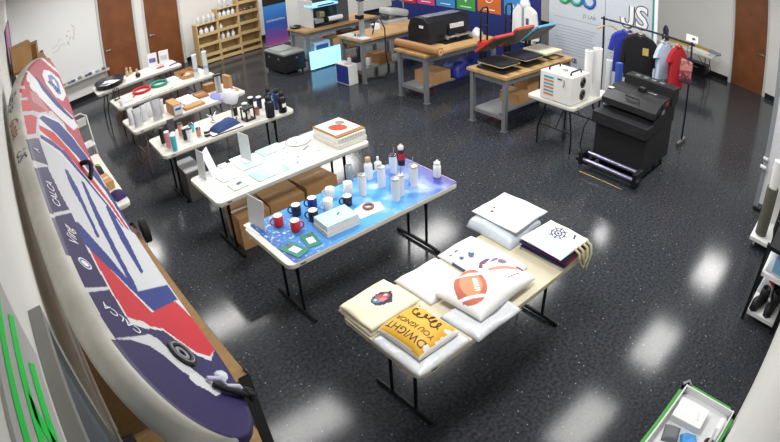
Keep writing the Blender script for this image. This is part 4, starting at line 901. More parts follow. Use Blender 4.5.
vb = ring(.118, .05, .04, .066, M('valve_black', '#25242a', .4), 'valve', .002, .014); ring(.118, .05, .018, .034, M('valve_grey', '#8a8a90', .4), 'valve_core', .002, .01); ring(.118, .05, .05, .056, M('valve_grey', '#8a8a90'), 'valve_ring', .014, .0155)
bparent(MB().tube([b_pt(.578-.05*k/8, .16+.02*k/8, .005+.055*math.sin(PI*k/8)) for k in range(9)], .016, 8).build('carry_handle', black_matte))
bparent(MB().tube([b_pt(.082-.012*k/8, .09+.19*k/8, .01+.02*math.sin(PI*k/4)**2) for k in range(9)], .011, 8).build('leash_cord', M('cord_pale', '#b9b7cf', .5)))
bparent(MB().tube([b_pt(.074, .1, .012), b_pt(.068, .14, .02), b_pt(.065, .25, .02), b_pt(.068, .31, .01)], .012, 8).build('leash_strap', black_matte))
for ds in (0, .006): bparent(MB().tube([b_pt(.066+ds+.004*math.sin(k), .25+.01*k, .02+.012*math.cos(k*1.7)) for k in range(8)], .014, 7).build('leash_coil', black_matte))
bparent(MB().lathe([(.0, .02), (.03, .012), (.035, 0)], at=tuple(b_pt(.092, .2, .003)), n=9).build('trinket', M('pale_trinket', '#c9d3df', .4)))
def rail_text(body, s0, size, mat):
    def warp(p):
        s = s0-p.x/BL; w_ = float(b_hw(np.array(s))); r_ = min(w_, BT/2); f_ = max(w_-r_, 0); v = (BT/2*1.25)-p.y; a = v/(BT/2)
        return b_pt(s, -f_-(r_+.002)*math.sin(a), -(BT/2)*(1-math.cos(a))+(.002)*math.cos(a))
    bparent(text_mb(body, size, Matrix.Identity(4), .0005, warp=warp).build('lettering', mat))
rail_text('Sign-in-', .70, .1, BM['navy']); rail_text('Global', .585, .105, M('ink_orange', '#c4551f', .5)); rail_text('US', .487, .1, BM['navy'])

# ------------------------------------------------------------------ work benches
def bench(y, label, L=1.83, W=.75, H=.85, x=5.86):
    t = E('workbench', label, 'workbench', (x, y, 0), 0, 'maple topped workbenches')
    MB().box(L/2, W/2, H-.0225, L, W, .045, .004).build('bench_top', bench_wood, t)
    for a in (.07, L-.07):
        for b in (.07, W-.07):
            g = MB().box(a, b, (H-.046)/2, .065, .065, H-.046, .004).build('leg', gray_steel, t)
            MB().box(a, b, .004, .09, .09, .008).build('foot_plate', gray_steel, g)
    for b in (.07, W-.07): MB().box(L/2, b, H-.095, L-.22, .03, .09).build('side_rail', gray_steel, t)
    for a in (.07, L-.07): MB().box(a, W/2, H-.095, .03, W-.22, .09).build('end_rail', gray_steel, t)
    MB().box(L/2, W/2+.08, .2, L-.14-.07, W-.3, .03).build('lower_shelf', M('shelf_grey', '#8b8e90', .5, metal=.2), t)
    for a in (.07, L-.07): MB().box(a, W/2, .2, .04, W-.22, .05).build('shelf_bracket', gray_steel, t)
    return t
bench(4.57, 'wooden workbench carrying three open heat presses')
bench(6.18, 'wooden workbench carrying the big black printer and a brown paper roll')
bench(7.80, 'wooden workbench with a tall silver column machine')
bench(9.41, 'wooden workbench nearest the bookcases with a grey printer on it', x=5.72)
HB = .851
SH = .2155
# heat presses
def heat_press(x, wx, col, label, low, tilt=.66, handle=True, cream_=False):
    t = E('heat_press', label, 'heat press', (x, 4.57, HB), 0, 'open heat presses')
    cm = M('press_'+col, col, .4)
    MB().box(0, .38, .02, wx*.85, .5, .04, .01).build('base', black_pl if low != 'cream' else M('base_cream', '#c2b48f', .5), t)
    for a in (-1, 1): MB().box(a*wx*.3, .2, .045, .05, .3, .01).build('foot', black_pl, t)
    MB().cyl((0, .35, .04), (0, .35, .115), .05, n=14).build('pedestal', black_steel, t)
    lm = {'black': M('platen_black', '#1b1c1d', .5), 'navy': M('platen_navy', '#1c1f30', .6), 'cream': M('platen_cream', '#d4cdb6', .6)}[low]
    MB().prism(rrect(-wx/2, wx/2, .12, .58, .03), .115, .14, b=.005).build('lower_platen', lm, t)
    MB().prism(rrect(-wx/2-.004, wx/2+.004, .116, .584, .03), .104, .1145).build('platen_edge', M('platen_rim', '#b0a67e' if low == 'black' else '#d8d8d6', .5), t)
    X = Matrix.Translation((0, .62, .215)) @ Matrix.Rotation(-tilt, 4, 'X')
    b = MB(); bm = MB().prism(rrect(-wx/2, wx/2, -.5, 0, .03), .012, .05, X=X, b=.008); bm.build('upper_platen', cm, t)
    MB().prism(rrect(-wx/2+.012, wx/2-.012, -.488, -.012, .03), .0, .0118, X=X).build('heating_plate', M('teflon', '#4a4a42', .45), t)
    a = MB(); 
    for q in (-1, 1): a.box(q*.05, .655, .17, .022, .05, .27)
    a.build('hinge_posts', black_steel, t)
    MB().box(0, .655, .33, .14, .1, .1, .01).build('control_box', cm if col != '#4f9cc2' else black_pl, t)
    if handle:
        p = [(-.075, .64, .38), (-.075, .62, .86), (-.05, .62, .9), (.05, .62, .9), (.075, .62, .86), (.075, .64, .38)]
        MB().tube(p, .016, 8).build('handle', black_steel, t); MB().tube([(-.07, .625, .62), (.07, .625, .62)], .012, 8).build('handle_bar', black_steel, t)
    return t
heat_press(6.13, .44, '#b93530', 'heat press with a red lid and black lower platen nearest the bench end', 'black')
heat_press(6.71, .46, '#bf3d2c', 'heat press with a red lid in the middle of the bench', 'navy', .78)
heat_press(7.26, .5, '#4f9cc2', 'heat press with a light blue lid and cream lower platen', 'cream', .7, handle=False)
carton('carton', 'brown carton on the lower shelf of the heat press bench, in front', 6.65, 5.02, SH, .3, .36, .16, .1, group='cartons under the heat press bench')
carton('carton', 'tall brown carton leaning at the back of the heat press bench shelf', 6.98, 5.03, SH, .26, .3, .34, -.1, group='cartons under the heat press bench')
carton('carton', 'open brown carton at the far end of the heat press bench shelf', 7.34, 5.02, SH, .3, .36, .26, .05, card_dark, group='cartons under the heat press bench')
# big black printer and roll
t = E('flatbed_printer', 'big black flatbed printer with a row of white ink bottles', 'printer', (6.36, 6.54, HB))
MB().prism([(.0, .0), (.52, .0), (.52, .24), (.45, .41), (.36, .45), (.12, .45), (.02, .37)], 0, 1.02, X=Matrix(((0, 0, 1, 0), (1, 0, 0, .06), (0, 1, 0, .02), (0, 0, 0, 1))), b=.015).build('body', M('printer_black', '#191a1d', .35), t)
MB().prism([(.13, .452), (.34, .452), (.3, .455), (.16, .455)], .1, .92, X=Matrix(((0, 0, 1, 0), (1, 0, 0, .06), (0, 1, 0, .02), (0, 0, 0, 1)))).build('lid_highlight', M('highlight_grey', '#9aa0a6', .15, metal=.5), t)  # grey strip on the lid: a highlight painted as colour
MB().box(.67, .055, .18, .42, .02, .18, .006).build('front_opening', black_matte, t)
for i in range(7): b = MB().cyl((.5+.05*i, .03, .24), (.5+.05*i, .03, .32), .019, n=12).build('ink_bottle', M('ink_white_bottle', '#d9d9d9', .4), t)
MB().cyl((.3, -.03, .1), (.92, -.03, .1), .022, n=12).build('roller_bar', steel, t); 
for xx in (.34, .6, .88): MB().box(xx, -.02, .1, .04, .07, .07, .005).build('bracket', steel, t)
MB().box(.6, .01, .012, .7, .16, .02, .004).build('print_bed', black_pl, t); MB().box(-.002, .24, .31, .003, .1, .05).build('badge', paper, t)
solo(Soft(.2, .16, .14, 71, .02, 2.2, 14, 14).mb(), 'plastic_bag', plast, 'crumpled white plastic bag beside the black printer', 'bag', (7.52, 6.55, HB), .2)
t = E('paper_roll', 'brown kraft paper roll lying across the bench end', 'roll', (6.0, 6.0, HB+.072)); MB().cyl((0, -.02, 0), (0, 1.0, 0), .07, n=24).build('paper', M('kraft', '#9a7046', .7), t); MB().cyl((0, -.026, 0), (0, -.0205, 0), .05, n=20).build('end_rings', M('kraft_light', '#c9ab7d', .7), t); MB().cyl((0, -.03, 0), (0, -.0265, 0), .02, n=14).build('core', card_dark, t)
carton('carton', 'brown carton on the lower shelf under the black printer', 6.42, 6.60, SH, .42, .44, .2, .05)
for x, y, rz, l in [(6.92, 6.55, .1, 'blue bag nearer the carton under the black printer'), (7.32, 6.6, -.1, 'blue bag at the far end under the black printer')]:
    t = E('storage_bag', l, 'bag', (x, y, SH), rz, 'blue bags under the black printer'); Soft(.36, .4, .24, int(x*10), .012, 3, 16, 16).mb().build('bag', M('bag_blue', '#27348c', .5, bump=.3, bscale=30), t); MB().tube([(-.08, -.19, .14), (-.06, -.23, .26), (.06, -.23, .26), (.08, -.19, .14)], .012, 6).build('handle', M('bag_blue', '#27348c'), t)
# column machine
t = E('column_machine', 'silver column machine on a white plate', 'machine', (6.0, 8.12, HB))
MB().box(-.02, .0, .012, .2, .68, .02, .003).build('base_plate', M('plate_white', '#c9cbcb', .4), t)
MB().box(.06, -.1, .36, .07, .08, .68, .004).build('column', M('alu2', '#c4c7ca', .3, metal=.6), t); MB().box(.06, -.1, .715, .1, .12, .03, .006).build('cap', black_pl, t); MB().box(.02, -.1, .4, .1, .14, .08, .008).build('carriage', black_pl, t)
MB().cyl((-.05, -.12, .022), (-.05, -.12, .09), .02, n=12).build('clamp', steel, t)
for i, yy in enumerate((.08, .2)): MB().cyl((-.03, yy-.2, .022), (-.03, yy-.2, .07), .015, n=10).build('knob', M('knob_blue', '#35508c', .4), t)
solo(MB().tube([(6.28, 8.0, HB+.012), (6.3, 7.93, HB+.3), (6.34, 7.84, HB+.34), (6.36, 7.74, HB+.15), (6.34, 7.72, .5), (6.4, 7.72, .2), (6.38, 7.82, .018), (6.22, 8.0, .016), (6.1, 8.0, .016), (6.04, 7.95, .014)], .012, 8), 'hose', black_pl, 'black hose looping down from the column machine to the floor', 'hose')
t = E('storage_box', 'white box with a dark blue front on the floor under the column machine', 'box', (5.76, 8.17, 0)); MB().box(0, 0, .195, .2, .4, .39, .006).build('box', wpl, t); MB().box(-.1015, 0, .19, .003, .37, .35).build('blue_front', M('front_blue', '#23307c', .5), t); MB().box(-.05, -.1, .395, .08, .12, .008).build('strip', M('pale_pink', '#c9969a', .5), t)
bottle(5.75, 8.05, .16, .035, '#cfd3d6', 'red topped bottle on the blue fronted box', '#a8433c', .04, z=.4, group='supplies under the column machine')
carton('carton', 'brown carton on the lower shelf under the column machine', 6.6, 8.25, SH, .3, .38, .18, .0, card_dark)
bottle(6.3, 8.2, .2, .05, '#d8d6d0', 'white jug on the lower shelf under the column machine', '#b5533c', .04, z=SH, group='supplies under the column machine')
t = E('clam_press', 'pale grey clam shaped press with a hose on the far side', 'press', (7.55, 8.95, 0))
MB().box(0, 0, .72, .72, .5, .05, .006).build('table_top', M('grey_top', '#9b9d9c', .5), t)
for a in (-1, 1):
    for b in (-1, 1): MB().box(a*.31, b*.2, .347, .04, .04, .694).build('leg', gray_steel, t)
pg = M('press_grey', '#b9bbb8', .4)
MB().box(.05, .0, .8, .5, .4, .1, .03).build('lower_shell', pg, t); MB().box(.08, .0, .99, .52, .4, .16, .06, rx=0, ry=.22).build('upper_shell', pg, t); MB().tube([(.25, -.12, 1.06), (.26, -.1, 1.2), (.2, .0, 1.26), (.1, .1, 1.22)], .018, 8).build('hose', M('hose_grey', '#6f7479', .4), t); MB().box(-.18, 0, .9, .08, .2, .12, .02).build('hinge', dark_gray, t)
t = E('small_device', 'small white and blue device behind the column machine', 'device', (6.62, 8.33, HB)); MB().box(0, 0, .06, .14, .12, .12, .01).build('body', wpl, t); MB().box(-.0715, 0, .07, .003, .07, .07).build('screen', M('screen_blue', '#34487c', .3), t)
# grey printer bench
t = E('garment_printer', 'tall dark grey printer with a white roll and lit top panel', 'printer', (5.98, 9.52, HB))
MB().box(.78, .3, .3, .3, .5, .6, .01).build('side_housing', M('housing_grey', '#4a4c51', .5), t)
MB().box(.02, .3, .3, .05, .5, .6, .008).build('side_frame', M('frame_white', '#c6c8c8', .5), t)
MB().box(.34, .5, .3, .58, .06, .6).build('back_panel', dark_gray, t); MB().box(.34, .24, .02, .58, .4, .036).build('bed', black_pl, t)
MB().cyl((.36, .02, .13), (.72, .02, .13), .055, n=18).build('roll', wpl, t); MB().cyl((.32, .02, .13), (.36, .02, .13), .06, n=18).build('roll_hub', black_pl, t)
MB().box(.2, .16, .12, .22, .2, .1, .02).build('head_carriage', M('carriage_grey', '#8f9498', .4), t); MB().box(.25, .1, .26, .12, .16, .12, .02).build('brass_head', M('brassy', '#a79a6c', .4, metal=.5), t)
MB().box(.3, .12, .47, .62, .34, .05, .006).build('top_panel', M('lit_panel', '#8fc9e4', .3, emit='#7fc4ef', estr=.9), t); MB().box(.3, -.053, .48, .4, .004, .03).build('dark_strip', black_pl, t)
t = E('round_tray', 'round black tray with papers beside the grey printer', 'tray', (5.82, 9.98, HB)); MB().lathe([(.12, 0), (.15, .05), (.145, .05), (.115, .008), (0, .006)], n=24, sx=.75, sy=1.0).build('tray', black_pl, t); MB().box(0, .0, .012, .1, .12, .004, rz=.4).build('paper', paper, t)
t = E('lit_panel', 'glowing pale blue light panel standing under the grey printer bench', 'light', (6.12, 9.385, 0)); MB().box(0, 0, .22, .74, .03, .38, .004).build('screen', M('glow_blue', '#a8dcf8', .3, emit='#7fcfff', estr=1.9), t); 
for a in (-1, 1): MB().box(a*.3, .0, .014, .05, .03, .028).build('foot', gray_steel, t)
t = E('pale_case', 'pale blue flat case on the shelf under the grey printer bench', 'case', (6.15, 9.72, SH)); MB().box(0, 0, .16, .4, .4, .32, .01).build('case', M('case_pale', '#9fb9d3', .4), t); MB().box(0, -.2015, .2, .3, .003, .12).build('front_label', M('case_dark_blue', '#30406c', .5), t)
carton('carton', 'brown carton on the shelf under the grey printer bench', 6.62, 9.8, SH, .3, .4, .3, .05)
carton('carton', 'darker brown carton at the far end of the shelf under the grey printer bench', 7.02, 9.8, SH, .36, .4, .36, -.05, card_dark)
t = E('road_case', 'black wheeled storage case with a grey top', 'case', (5.48, 9.96, 0))
MB().box(0, 0, .24, .5, .84, .36, .015).build('case', M('case_black', '#1c1c20', .45), t); MB().box(0, 0, .445, .5, .84, .045, .012).build('lid', M('lid_grey', '#8f9391', .5), t); MB().box(-.06, .1, .478, .3, .5, .02, .006).build('lid_tray', M('lid_grey', '#8f9391'), t)
for yy in (-.2, .2): MB().box(-.256, yy, .34, .012, .06, .04, .004).build('latch', steel, t)
MB().box(.05, -.425, .34, .05, .01, .04).build('latch', steel, t)
for a in (-1, 1):
    for b in (-1, 1): MB().cyl((a*.2-.012, b*.35, .03), (a*.2+.012, b*.35, .03), .029, n=12).build('caster', black_pl, t)
t = E('banner_stand', 'tall blue to purple banner stand reading INFORMATION', 'banner', (6.46, 12.0, 0), 0)
MB().bb(-.32, .32, -.01, .005, .09, 1.13).build('sheet', ramp_mat('banner_grad', [(0, '#a2568c'), (.2, '#7a4a98'), (.5, '#2f58b0'), (1, '#3a86c8')], 'Z', .09, 1.13, .5), t); MB().bb(-.32, .32, -.012, .007, 1.131, 2.0).build('black_header', black_matte, t); MB().bb(-.34, .34, -.1, .1, 0, .089).build('base', steel, t)
text_mb('INFORMATION', .075, frame((.0, -.0115, .72), (1, 0, 0), (0, 0, 1)), .001).build('lettering', wi, t)

# ------------------------------------------------------------------ bookcases
pine = M('pine', '#cfb27e', .6, noise=.12, nscale=4)
def bookcase(x0, x1, H, zs, label):
    t = E('bookcase', label, 'bookcase', ((x0+x1)/2, 12.52, 0), 0, 'pine bookcases'); w_ = (x1-x0)/2-.001; Dp = .16
    for a in (-1, 1): MB().bb(*( (-w_, -w_+.022) if a < 0 else (w_-.022, w_)), -Dp, Dp, 0, H).build('side_panel', pine, t)
    MB().bb(-w_+.022, w_-.022, Dp-.012, Dp, 0, H).build('back_panel', M('pine_back', '#b89a6c', .7), t)
    for z in zs: MB().bb(-w_+.022, w_-.022, -Dp, Dp-.012, z-.02, z).build('shelf', pine, t); 
    for z in zs[:-1]: MB().bb(-w_+.022, w_-.022, -Dp, -Dp+.015, z+.0005, z+.06).build('lip', pine, t)
bookcase(4.50, 5.07, 1.03, (.04, .2, .47, .73, 1.03), 'lowest pine bookcase, beside the brown doors')
bookcase(5.072, 5.642, 1.3, (.04, .2, .46, .74, 1.03, 1.3), 'middle pine bookcase holding three rows of white bottles')
bookcase(5.644, 6.214, 1.62, (.04, .22, .5, .76, 1.03, 1.3, 1.6), 'tallest pine bookcase with red and black mugs')
def white_bottle(x, z, l, H=.19, R=.05, col='#dedfdf', g='white bottles in the pine bookcases', cat='bottle'):
    bottle(x, 12.44, H, R, col, l, '#e6e6e6', .04, .45, z=z+.001, group=g, name='white_bottle' if col.startswith('#d') else 'pale_bottle', cat=cat)
for i, x in enumerate((4.64, 4.78, 4.93)): white_bottle(x, .73, ['door side', 'middle', 'inner side'][i]+' white jug on the top inner shelf of the lowest bookcase', .2, .055)
for i, x in enumerate((4.60, 4.74, 4.88, 5.0)): white_bottle(x, 1.03, ['first', 'second', 'third', 'fourth'][i]+' pale bottle from the door side on top of the lowest bookcase', .2, .05, '#c9cccd')
white_bottle(4.62, .2, 'white bottle alone on the lower shelf of the lowest bookcase', .22, .045)
for i, x in enumerate((5.17, 5.29, 5.41, 5.53)): white_bottle(x, 1.03, ['first', 'second', 'third', 'fourth'][i]+' white bottle from the door side on the top inner shelf of the middle bookcase', .21, .05)
white_bottle(5.17, .74, 'single white bottle on the second inner shelf of the middle bookcase', .17, .045)
for i, x in enumerate((5.2, 5.34, 5.48)): white_bottle(x, .46, ['door side', 'middle', 'banner side'][i]+' white bottle on the third inner shelf of the middle bookcase', .22, .045)
for i, x in enumerate((5.2, 5.33, 5.5)): white_bottle(x, 1.3, ['door side', 'middle', 'banner side'][i]+' pale bottle on top of the middle bookcase', .22, .05, '#c9cccd')
for i, (x, c, l) in enumerate([(5.72, '#b5202a', 'red mug in the tallest bookcase'), (5.87, '#1c1c20', 'black mug next to the red one in the tallest bookcase'), (6.05, '#222228', 'black mug farther from the red one in the tallest bookcase')]): mug(x, 12.44, c, l, .4, .1, .05, 'mugs in the tallest bookcase', z=1.031)
t = E('display_plate', 'silver and black round plate standing in the tallest bookcase', 'plate', (5.76, 12.45, .845)); MB().lathe([(0, 0), (.07, .004), (.08, .012), (.07, .014), (0, .01)], n=24).v; m = MB(); m.cyl((0, 0, 0), (0, .012, 0), .082, n=24); m.build('rim', dark_gray, t); MB().cyl((0, -.004, 0), (0, -.0005, 0), .062, n=24).build('face', steel, t)
solo(MB().box(0, 0, .012, .48, .2, .024), 'paper_pile', paper, 'white paper pile on the low shelf of the middle bookcase', 'papers', (5.36, 12.49, .201), 0, 'paper piles')

# ------------------------------------------------------------------ blue display wall and banners
t = E('display_wall', 'dark blue display wall printed with coloured squares', 'wall display', (8.62, 8.05, 0))
MB().bb(0, .04, -2.13, 2.13, 0, 2.5).build('panel', M('wall_blue', '#1f2c6c', .55), t)
icons = M('icon_white', '#e6e6ea', .6)
for y0, y1, z0, c, k in [(9.85, 9.33, .98, '#b52a3c', 0), (9.28, 8.73, 1.0, '#c9467c', 1), (8.67, 8.12, 1.02, '#3d8cc8', 2), (8.06, 7.55, 1.03, '#3f9a45', 3), (7.48, 6.87, 1.06, '#c8672c', 4), (6.79, 6.17, 1.1, '#3a83c4', 5)]:
    p = MB().bb(-.004, -.0005, y1-8.05, y0-8.05, z0, z0+.6).build('coloured_square', M('sq_'+c, c, .55), t); yc = (y0+y1)/2-8.05; m = MB()
    m.box(-.0052, yc, z0+.07, .002, .3, .022); 
    if k == 3: m.add([(-.0052, yc-.05, z0+.26), (-.0052, yc+.05, z0+.26), (-.0052, yc, z0+.16)], [(0, 1, 2)]); m.box(-.0052, yc, z0+.34, .002, .04, .16)
    elif k == 4: m.tube([(-.005, yc+.1*math.cos(a), z0+.32+.1*math.sin(a)) for a in [2*PI*i/20 for i in range(20)]], .01, 6, True)
    elif k == 5: m.box(-.0052, yc+.08, z0+.2, .002, .05, .06); m.box(-.0052, yc-.04, z0+.22, .002, .05, .1); m.box(-.0052, yc-.14, z0+.18, .002, .03, .05)
    else: m.box(-.0052, yc, z0+.36, .002, .16, .18)
    m.build('icon', icons, p)
for s_ in (-1, 1): MB().box(.16, s_*1.8, .01, .3, .06, .02).build('foot', gray_steel, t)
def banner(y0, y1, label):
    t = E('roll_banner', label, 'banner', (8.6, (y0+y1)/2, 0), 0, 'pale printed banners'); w_ = (y1-y0)/2-.004
    MB().bb(0, .015, -w_, w_, .09, 2.35).build('sheet', M('banner_pale', '#bcc3ca', .5), t); MB().bb(-.09, .09, -w_, w_, 0, .089).build('base', steel, t); MB().bb(-.01, .03, -w_, w_, 2.35, 2.38).build('top_bar', steel, t)
    return t
bl = banner(4.49, 5.70, 'pale grey banner with green and blue rings and small text lines'); br = banner(3.43, 4.485, 'pale grey banner with large outlined JS letters and a teal edge')
FX = lambda y, z: frame((-.0012, y, z), (0, -1, 0), (0, 0, 1))
for k, (yy, c) in enumerate([(.26, '#2f9a5c'), (.0, '#2c8a86'), (-.27, '#2a5fae')]):
    MB().tube([(-.004, yy+.12*math.cos(a), 1.72+.12*math.sin(a)) for a in [2*PI*i/26 for i in range(26)]], .032, 8, True).build('ring', M('ring_'+c, c, .4), bl)
gl = M('text_grey', '#6a737c', .6)
text_mb('JS LAB', .1, FX(-.28, 1.41), .001).build('lettering', gl, bl)
m = MB(); m.box(-.002, 0, 1.3, .002, .98, .012)
m.build('text_line', M('text_pale', '#9aa3aa', .6), bl)
for i in range(10):
    MB().box(-.002, .0+.02*((i*7) % 3), 1.14-.058*i, .002, .86-.05*((i*5) % 4), .014).build('text_line', M('text_pale', '#8f99a0', .6), bl)
text_mb('JS LAB', .12, FX(.12, .5), .001, bold=.004).build('lettering', M('text_navy', '#3c4464', .6), bl)
jd, jw = M('js_dark', '#5a6066', .5), M('js_white', '#e1e3e5', .4)
def flat_letter_j(r, lift, mat, name):
    pts = [(.07, .19-.02*0), (.07, .05), (.07, -.08)]+[(-.02+.09*math.cos(a), -.08-.1*math.sin(a)) for a in [PI*i/8 for i in range(1, 9)]]+[(-.11, -.05)]
    mb = MB().tube([(0, -(px-.06), 1.63+pz) for px, pz in pts], r, 10); mb.v = [(p[0]*.06-lift, p[1], p[2]) for p in mb.v]; mb.build(name, mat, br)
flat_letter_j(.062, .004, jd, 'lettering_outline'); flat_letter_j(.04, .009, jw, 'lettering')
text_mb('S', .56, FX(-.21, 1.63), .002, bold=.03).build('lettering_outline', jd, br); text_mb('S', .56, FX(-.21, 1.63) @ Matrix.Translation((0, 0, .005)), .002, bold=.008).build('lettering', jw, br)
MB().bb(-.002, -.0005, -.455, -.415, .1, 2.34).build('teal_edge', M('teal_stripe', '#2f8a80', .5), br); MB().bb(-.002, -.0005, -.52, -.457, .1, 2.34).build('white_edge', paper, br)
for i in range(6): MB().box(-.002, .1, 1.1-.06*i, .002, .7-.05*(i % 3), .014).build('text_line', M('text_pale', '#8f99a0'), br)
# white jacket on a stand
def garment(name, label, col, x, y, zt, W_, L_, sleeve, rz=0, long=False, badge=None, group=None, cat='shirt', extra=None, hanger=True, thick=.07):
    """clothing hung with its width along local x, top at zt"""
    t = E(name, label, cat, (x, y, zt), rz, group)
    w_ = W_/2; s = sleeve
    out = [(-.07, -.0), (-w_*.9, -.06), (-w_-.03, -.12)]
    out += ([(-w_-.085, -s), (-w_+.015, -s-.02)] if s else [])
    out += [(-w_+.03, -.24), (-w_, -L_), (w_, -L_), (w_-.03, -.24)]
    out += ([(w_-.015, -s-.02), (w_+.085, -s)] if s else [])
    out += [(w_+.03, -.12), (w_*.9, -.06), (.07, 0), (0, -.045)]
    X = Matrix(((1, 0, 0, 0), (0, 0, 1, 0), (0, 1, 0, 0), (0, 0, 0, 1)))
    MB().puff(out, thick, .028, X).build('garment_body', M('cl_'+col, col, .9, bump=.4, bscale=14), t)
    MB().tube([(-.07, 0, 0), (-.05, -.03, .012), (0, -.035, -.02), (.05, -.03, .012), (.07, 0, 0)], .014, 6).build('collar', M('cl_'+col, col), t)
    if hanger:
        h = MB().tube([(-w_*.8, 0, -.035), (0, 0, .04), (w_*.8, 0, -.035)], .009, 6); hx, hy = math.cos(rz), -math.sin(rz); h.tube([(q*hx, q*hy, zz) for q, zz in ((0, .04), (0, .06), (.025, .083), (.025, .108), (0, .123), (-.025, .108), (-.025, .095))], .003, 6); h.build('hanger', M('hanger_wood', '#b39a6a', .5), t)
    if badge: MB().box(badge[0], -thick/2-.004, badge[1], badge[2], .004, badge[3]).build('badge', M('bdg_'+badge[4], badge[4], .6, noise=.3, nscale=40), t)
    if extra: MB().box(extra[0], -thick/2-.004, extra[1], extra[2], .004, extra[3]).build('print', M('ext_'+extra[4], extra[4], .7, noise=.5, nscale=20), t)
    return t
j = garment('jacket', 'white hooded jacket hung between the blue wall and the pale banner', '#dcdde0', 8.15, 5.93, 1.48, .44, .74, .66, PI/2+PI, badge=(0, -.3, .05, .5, '#8f949b'), cat='jacket', extra=(.1, -.3, .06, .12, '#5f5560'), hanger=False, thick=.14)
MB().lathe([(.0, .16), (.06, .13), (.1, .04), (.11, -.03), (.06, -.08)], n=14, sx=1., sy=.8).build('hood', M('cl_#dcdde0', '#dcdde0'), j)
t = E('mannequin_stand', 'thin dark stand holding the white jacket', 'stand', (8.15, 5.93, 0)); MB().cyl((0, 0, .02), (0, 0, .73), .015, n=10).build('pole', black_steel, t); MB().lathe([(.17, 0), (.17, .018), (0, .02)], n=20).build('base', black_steel, t)

# ------------------------------------------------------------------ white machine and rolls on the white table
t = E('fume_extractor', 'white boxy machine with two round fans and an orange and blue label', 'machine', (6.07, 3.735, ZE))
MB().box(0, 0, .2, .46, .5, .38, .012).build('housing', M('machine_white', '#dcdbd7', .4), t)
lb = MB().box(-.2315, .11, .2, .003, .17, .29).build('label', M('lab_cream', '#d8dcdc', .5), t)
for i in range(6): MB().box(-.2338, .11, .32-.047*i, .002, .155, .03).build('label_stripe', M('st%d' % (i % 2), ['#4aa3bd', '#d9784a'][i % 2], .5, noise=.3, nscale=60), lb)
MB().box(-.2315, -.06, .33, .003, .07, .02).build('badge', M('badge_blue', '#3c4a70', .5), t); MB().tube([(-.24, -.13, .34), (-.245, -.14, .28), (-.24, -.12, .24)], .005, 6).build('cable', black_pl, t)
for zz in (.28, .11):
    f = MB().cyl((.06, -.2525, zz), (.06, -.2505, zz), .075, n=24).build('fan', black_pl, t)
    g = MB().tube([(.06+.055*math.cos(a), -.2545, zz+.055*math.sin(a)) for a in [2*PI*i/20 for i in range(20)]], .003, 6, True); g.build('fan_guard', steel, f); MB().box(.06, -.254, zz, .11, .003, .012, ry=.7).build('fan_hub', steel, f)
for yy in (-.17, .17): MB().tube([(-.13, yy, .392), (-.13, yy, .42), (-.11, yy, .435), (.11, yy, .435), (.13, yy, .42), (.13, yy, .392)], .013, 8).build('handle', black_pl, t)
MB().cyl((0, 0, .391), (0, 0, .41), .04, n=18).build('port', steel, t)
for i, (x, y, z, H, R, c, l) in enumerate([(6.42, 3.58, ZE, .66, .058, '#dfe0e1', 'shorter white roll standing beside the fan machine'), (6.56, 3.515, ZE, .69, .068, '#e1e2e2', 'taller white roll standing at the table edge beside the fan machine'), (7.3, 3.70, 0, 1.1, .05, '#d3d5d4', 'white roll standing on the floor beside the blue roll'), (7.3, 3.52, 0, 1.1, .06, '#3450a4', 'blue roll standing on the floor in front of the clothes rack')]):
    t = E('vinyl_roll', l, 'roll', (x, y, z), 0, 'standing rolls'); MB().cyl((0, 0, 0), (0, 0, H), R, n=24).build('film', M('roll_'+c, c, .3), t); MB().cyl((0, 0, H), (0, 0, H+.004), R*.45, n=16).build('core', M('core_grey', '#8d8a84', .6), t)

# ------------------------------------------------------------------ black floor printer
t = E('film_printer', 'large black floor printer with a sloping lid and silver take-up rods', 'printer', (6.4, 2.8, 0))
K_ = M('dtf_black', '#131416', .5); K2 = M('dtf_black2', '#17181b', .45)
YZ = lambda: Matrix(((1, 0, 0, 0), (0, 0, 1, 0), (0, 1, 0, 0), (0, 0, 0, 1)))
def side(poly, y0, y1, name, m, b=.0): return MB().prism(poly, y0, y1, X=YZ(), b=b).build(name, m, t)
side([(-.37, .12), (.55, .12), (.55, .62), (-.37, .62)], -.385, .385, 'cabinet', M('dtf_cloth', '#17181b', .75))
side([(-.47, .62), (-.2, .621), (-.2, .76), (-.45, .76)], -.405, .41, 'front_tray', K2, .008)
side([(-.195, .625), (.6, .625), (.6, .90), (-.02, .90), (-.02, .82), (-.195, .78)], -.39, .395, 'body', K_)
side([(-.23, .83), (-.015, .905), (.02, 1.0), (-.05, .995), (-.22, .91)], -.405, .41, 'feed_bar', K2, .008)
side([(.025, .905), (.33, .905), (.33, 1.02), (.1, 1.02), (.025, 1.0)], -.405, .41, 'lid', K2, .008)
side([(.34, .905), (.6, .905), (.6, 1.13), (.36, 1.13)], -.43, .36, 'rear_hopper', K_, .008)
for i in range(4): MB().box(.48, .2-.13*i, 1.134, .05, .07, .006).build('indicator', M('ind_grey', '#7e868c', .4), t)
MB().tube([(-.1, -.09, .985), (-.14, -.09, 1.0), (-.14, .09, 1.0), (-.1, .09, .985)], .012, 8).build('lid_handle', black_pl, t)
MB().box(.17, -.02, 1.05, .09, .1, .055, .006).build('black_puck', black_pl, t); MB().tube([(.2, -.1, 1.026), (.22, -.16, 1.028), (.19, -.2, 1.026), (.24, -.22, 1.026)], .005, 6).build('key_tag', steel, t)
MB().box(-.03, .37, 1.004, .07, .07, .004).build('white_label', paper, t); MB().box(.2, -.4065, .96, .12, .004, .04).build('button_panel', M('btn_red', '#8c3038', .4), t); MB().box(.12, -.392, .86, .1, .004, .06).build('control_panel', M('btn_grey', '#8d9399', .4), t)
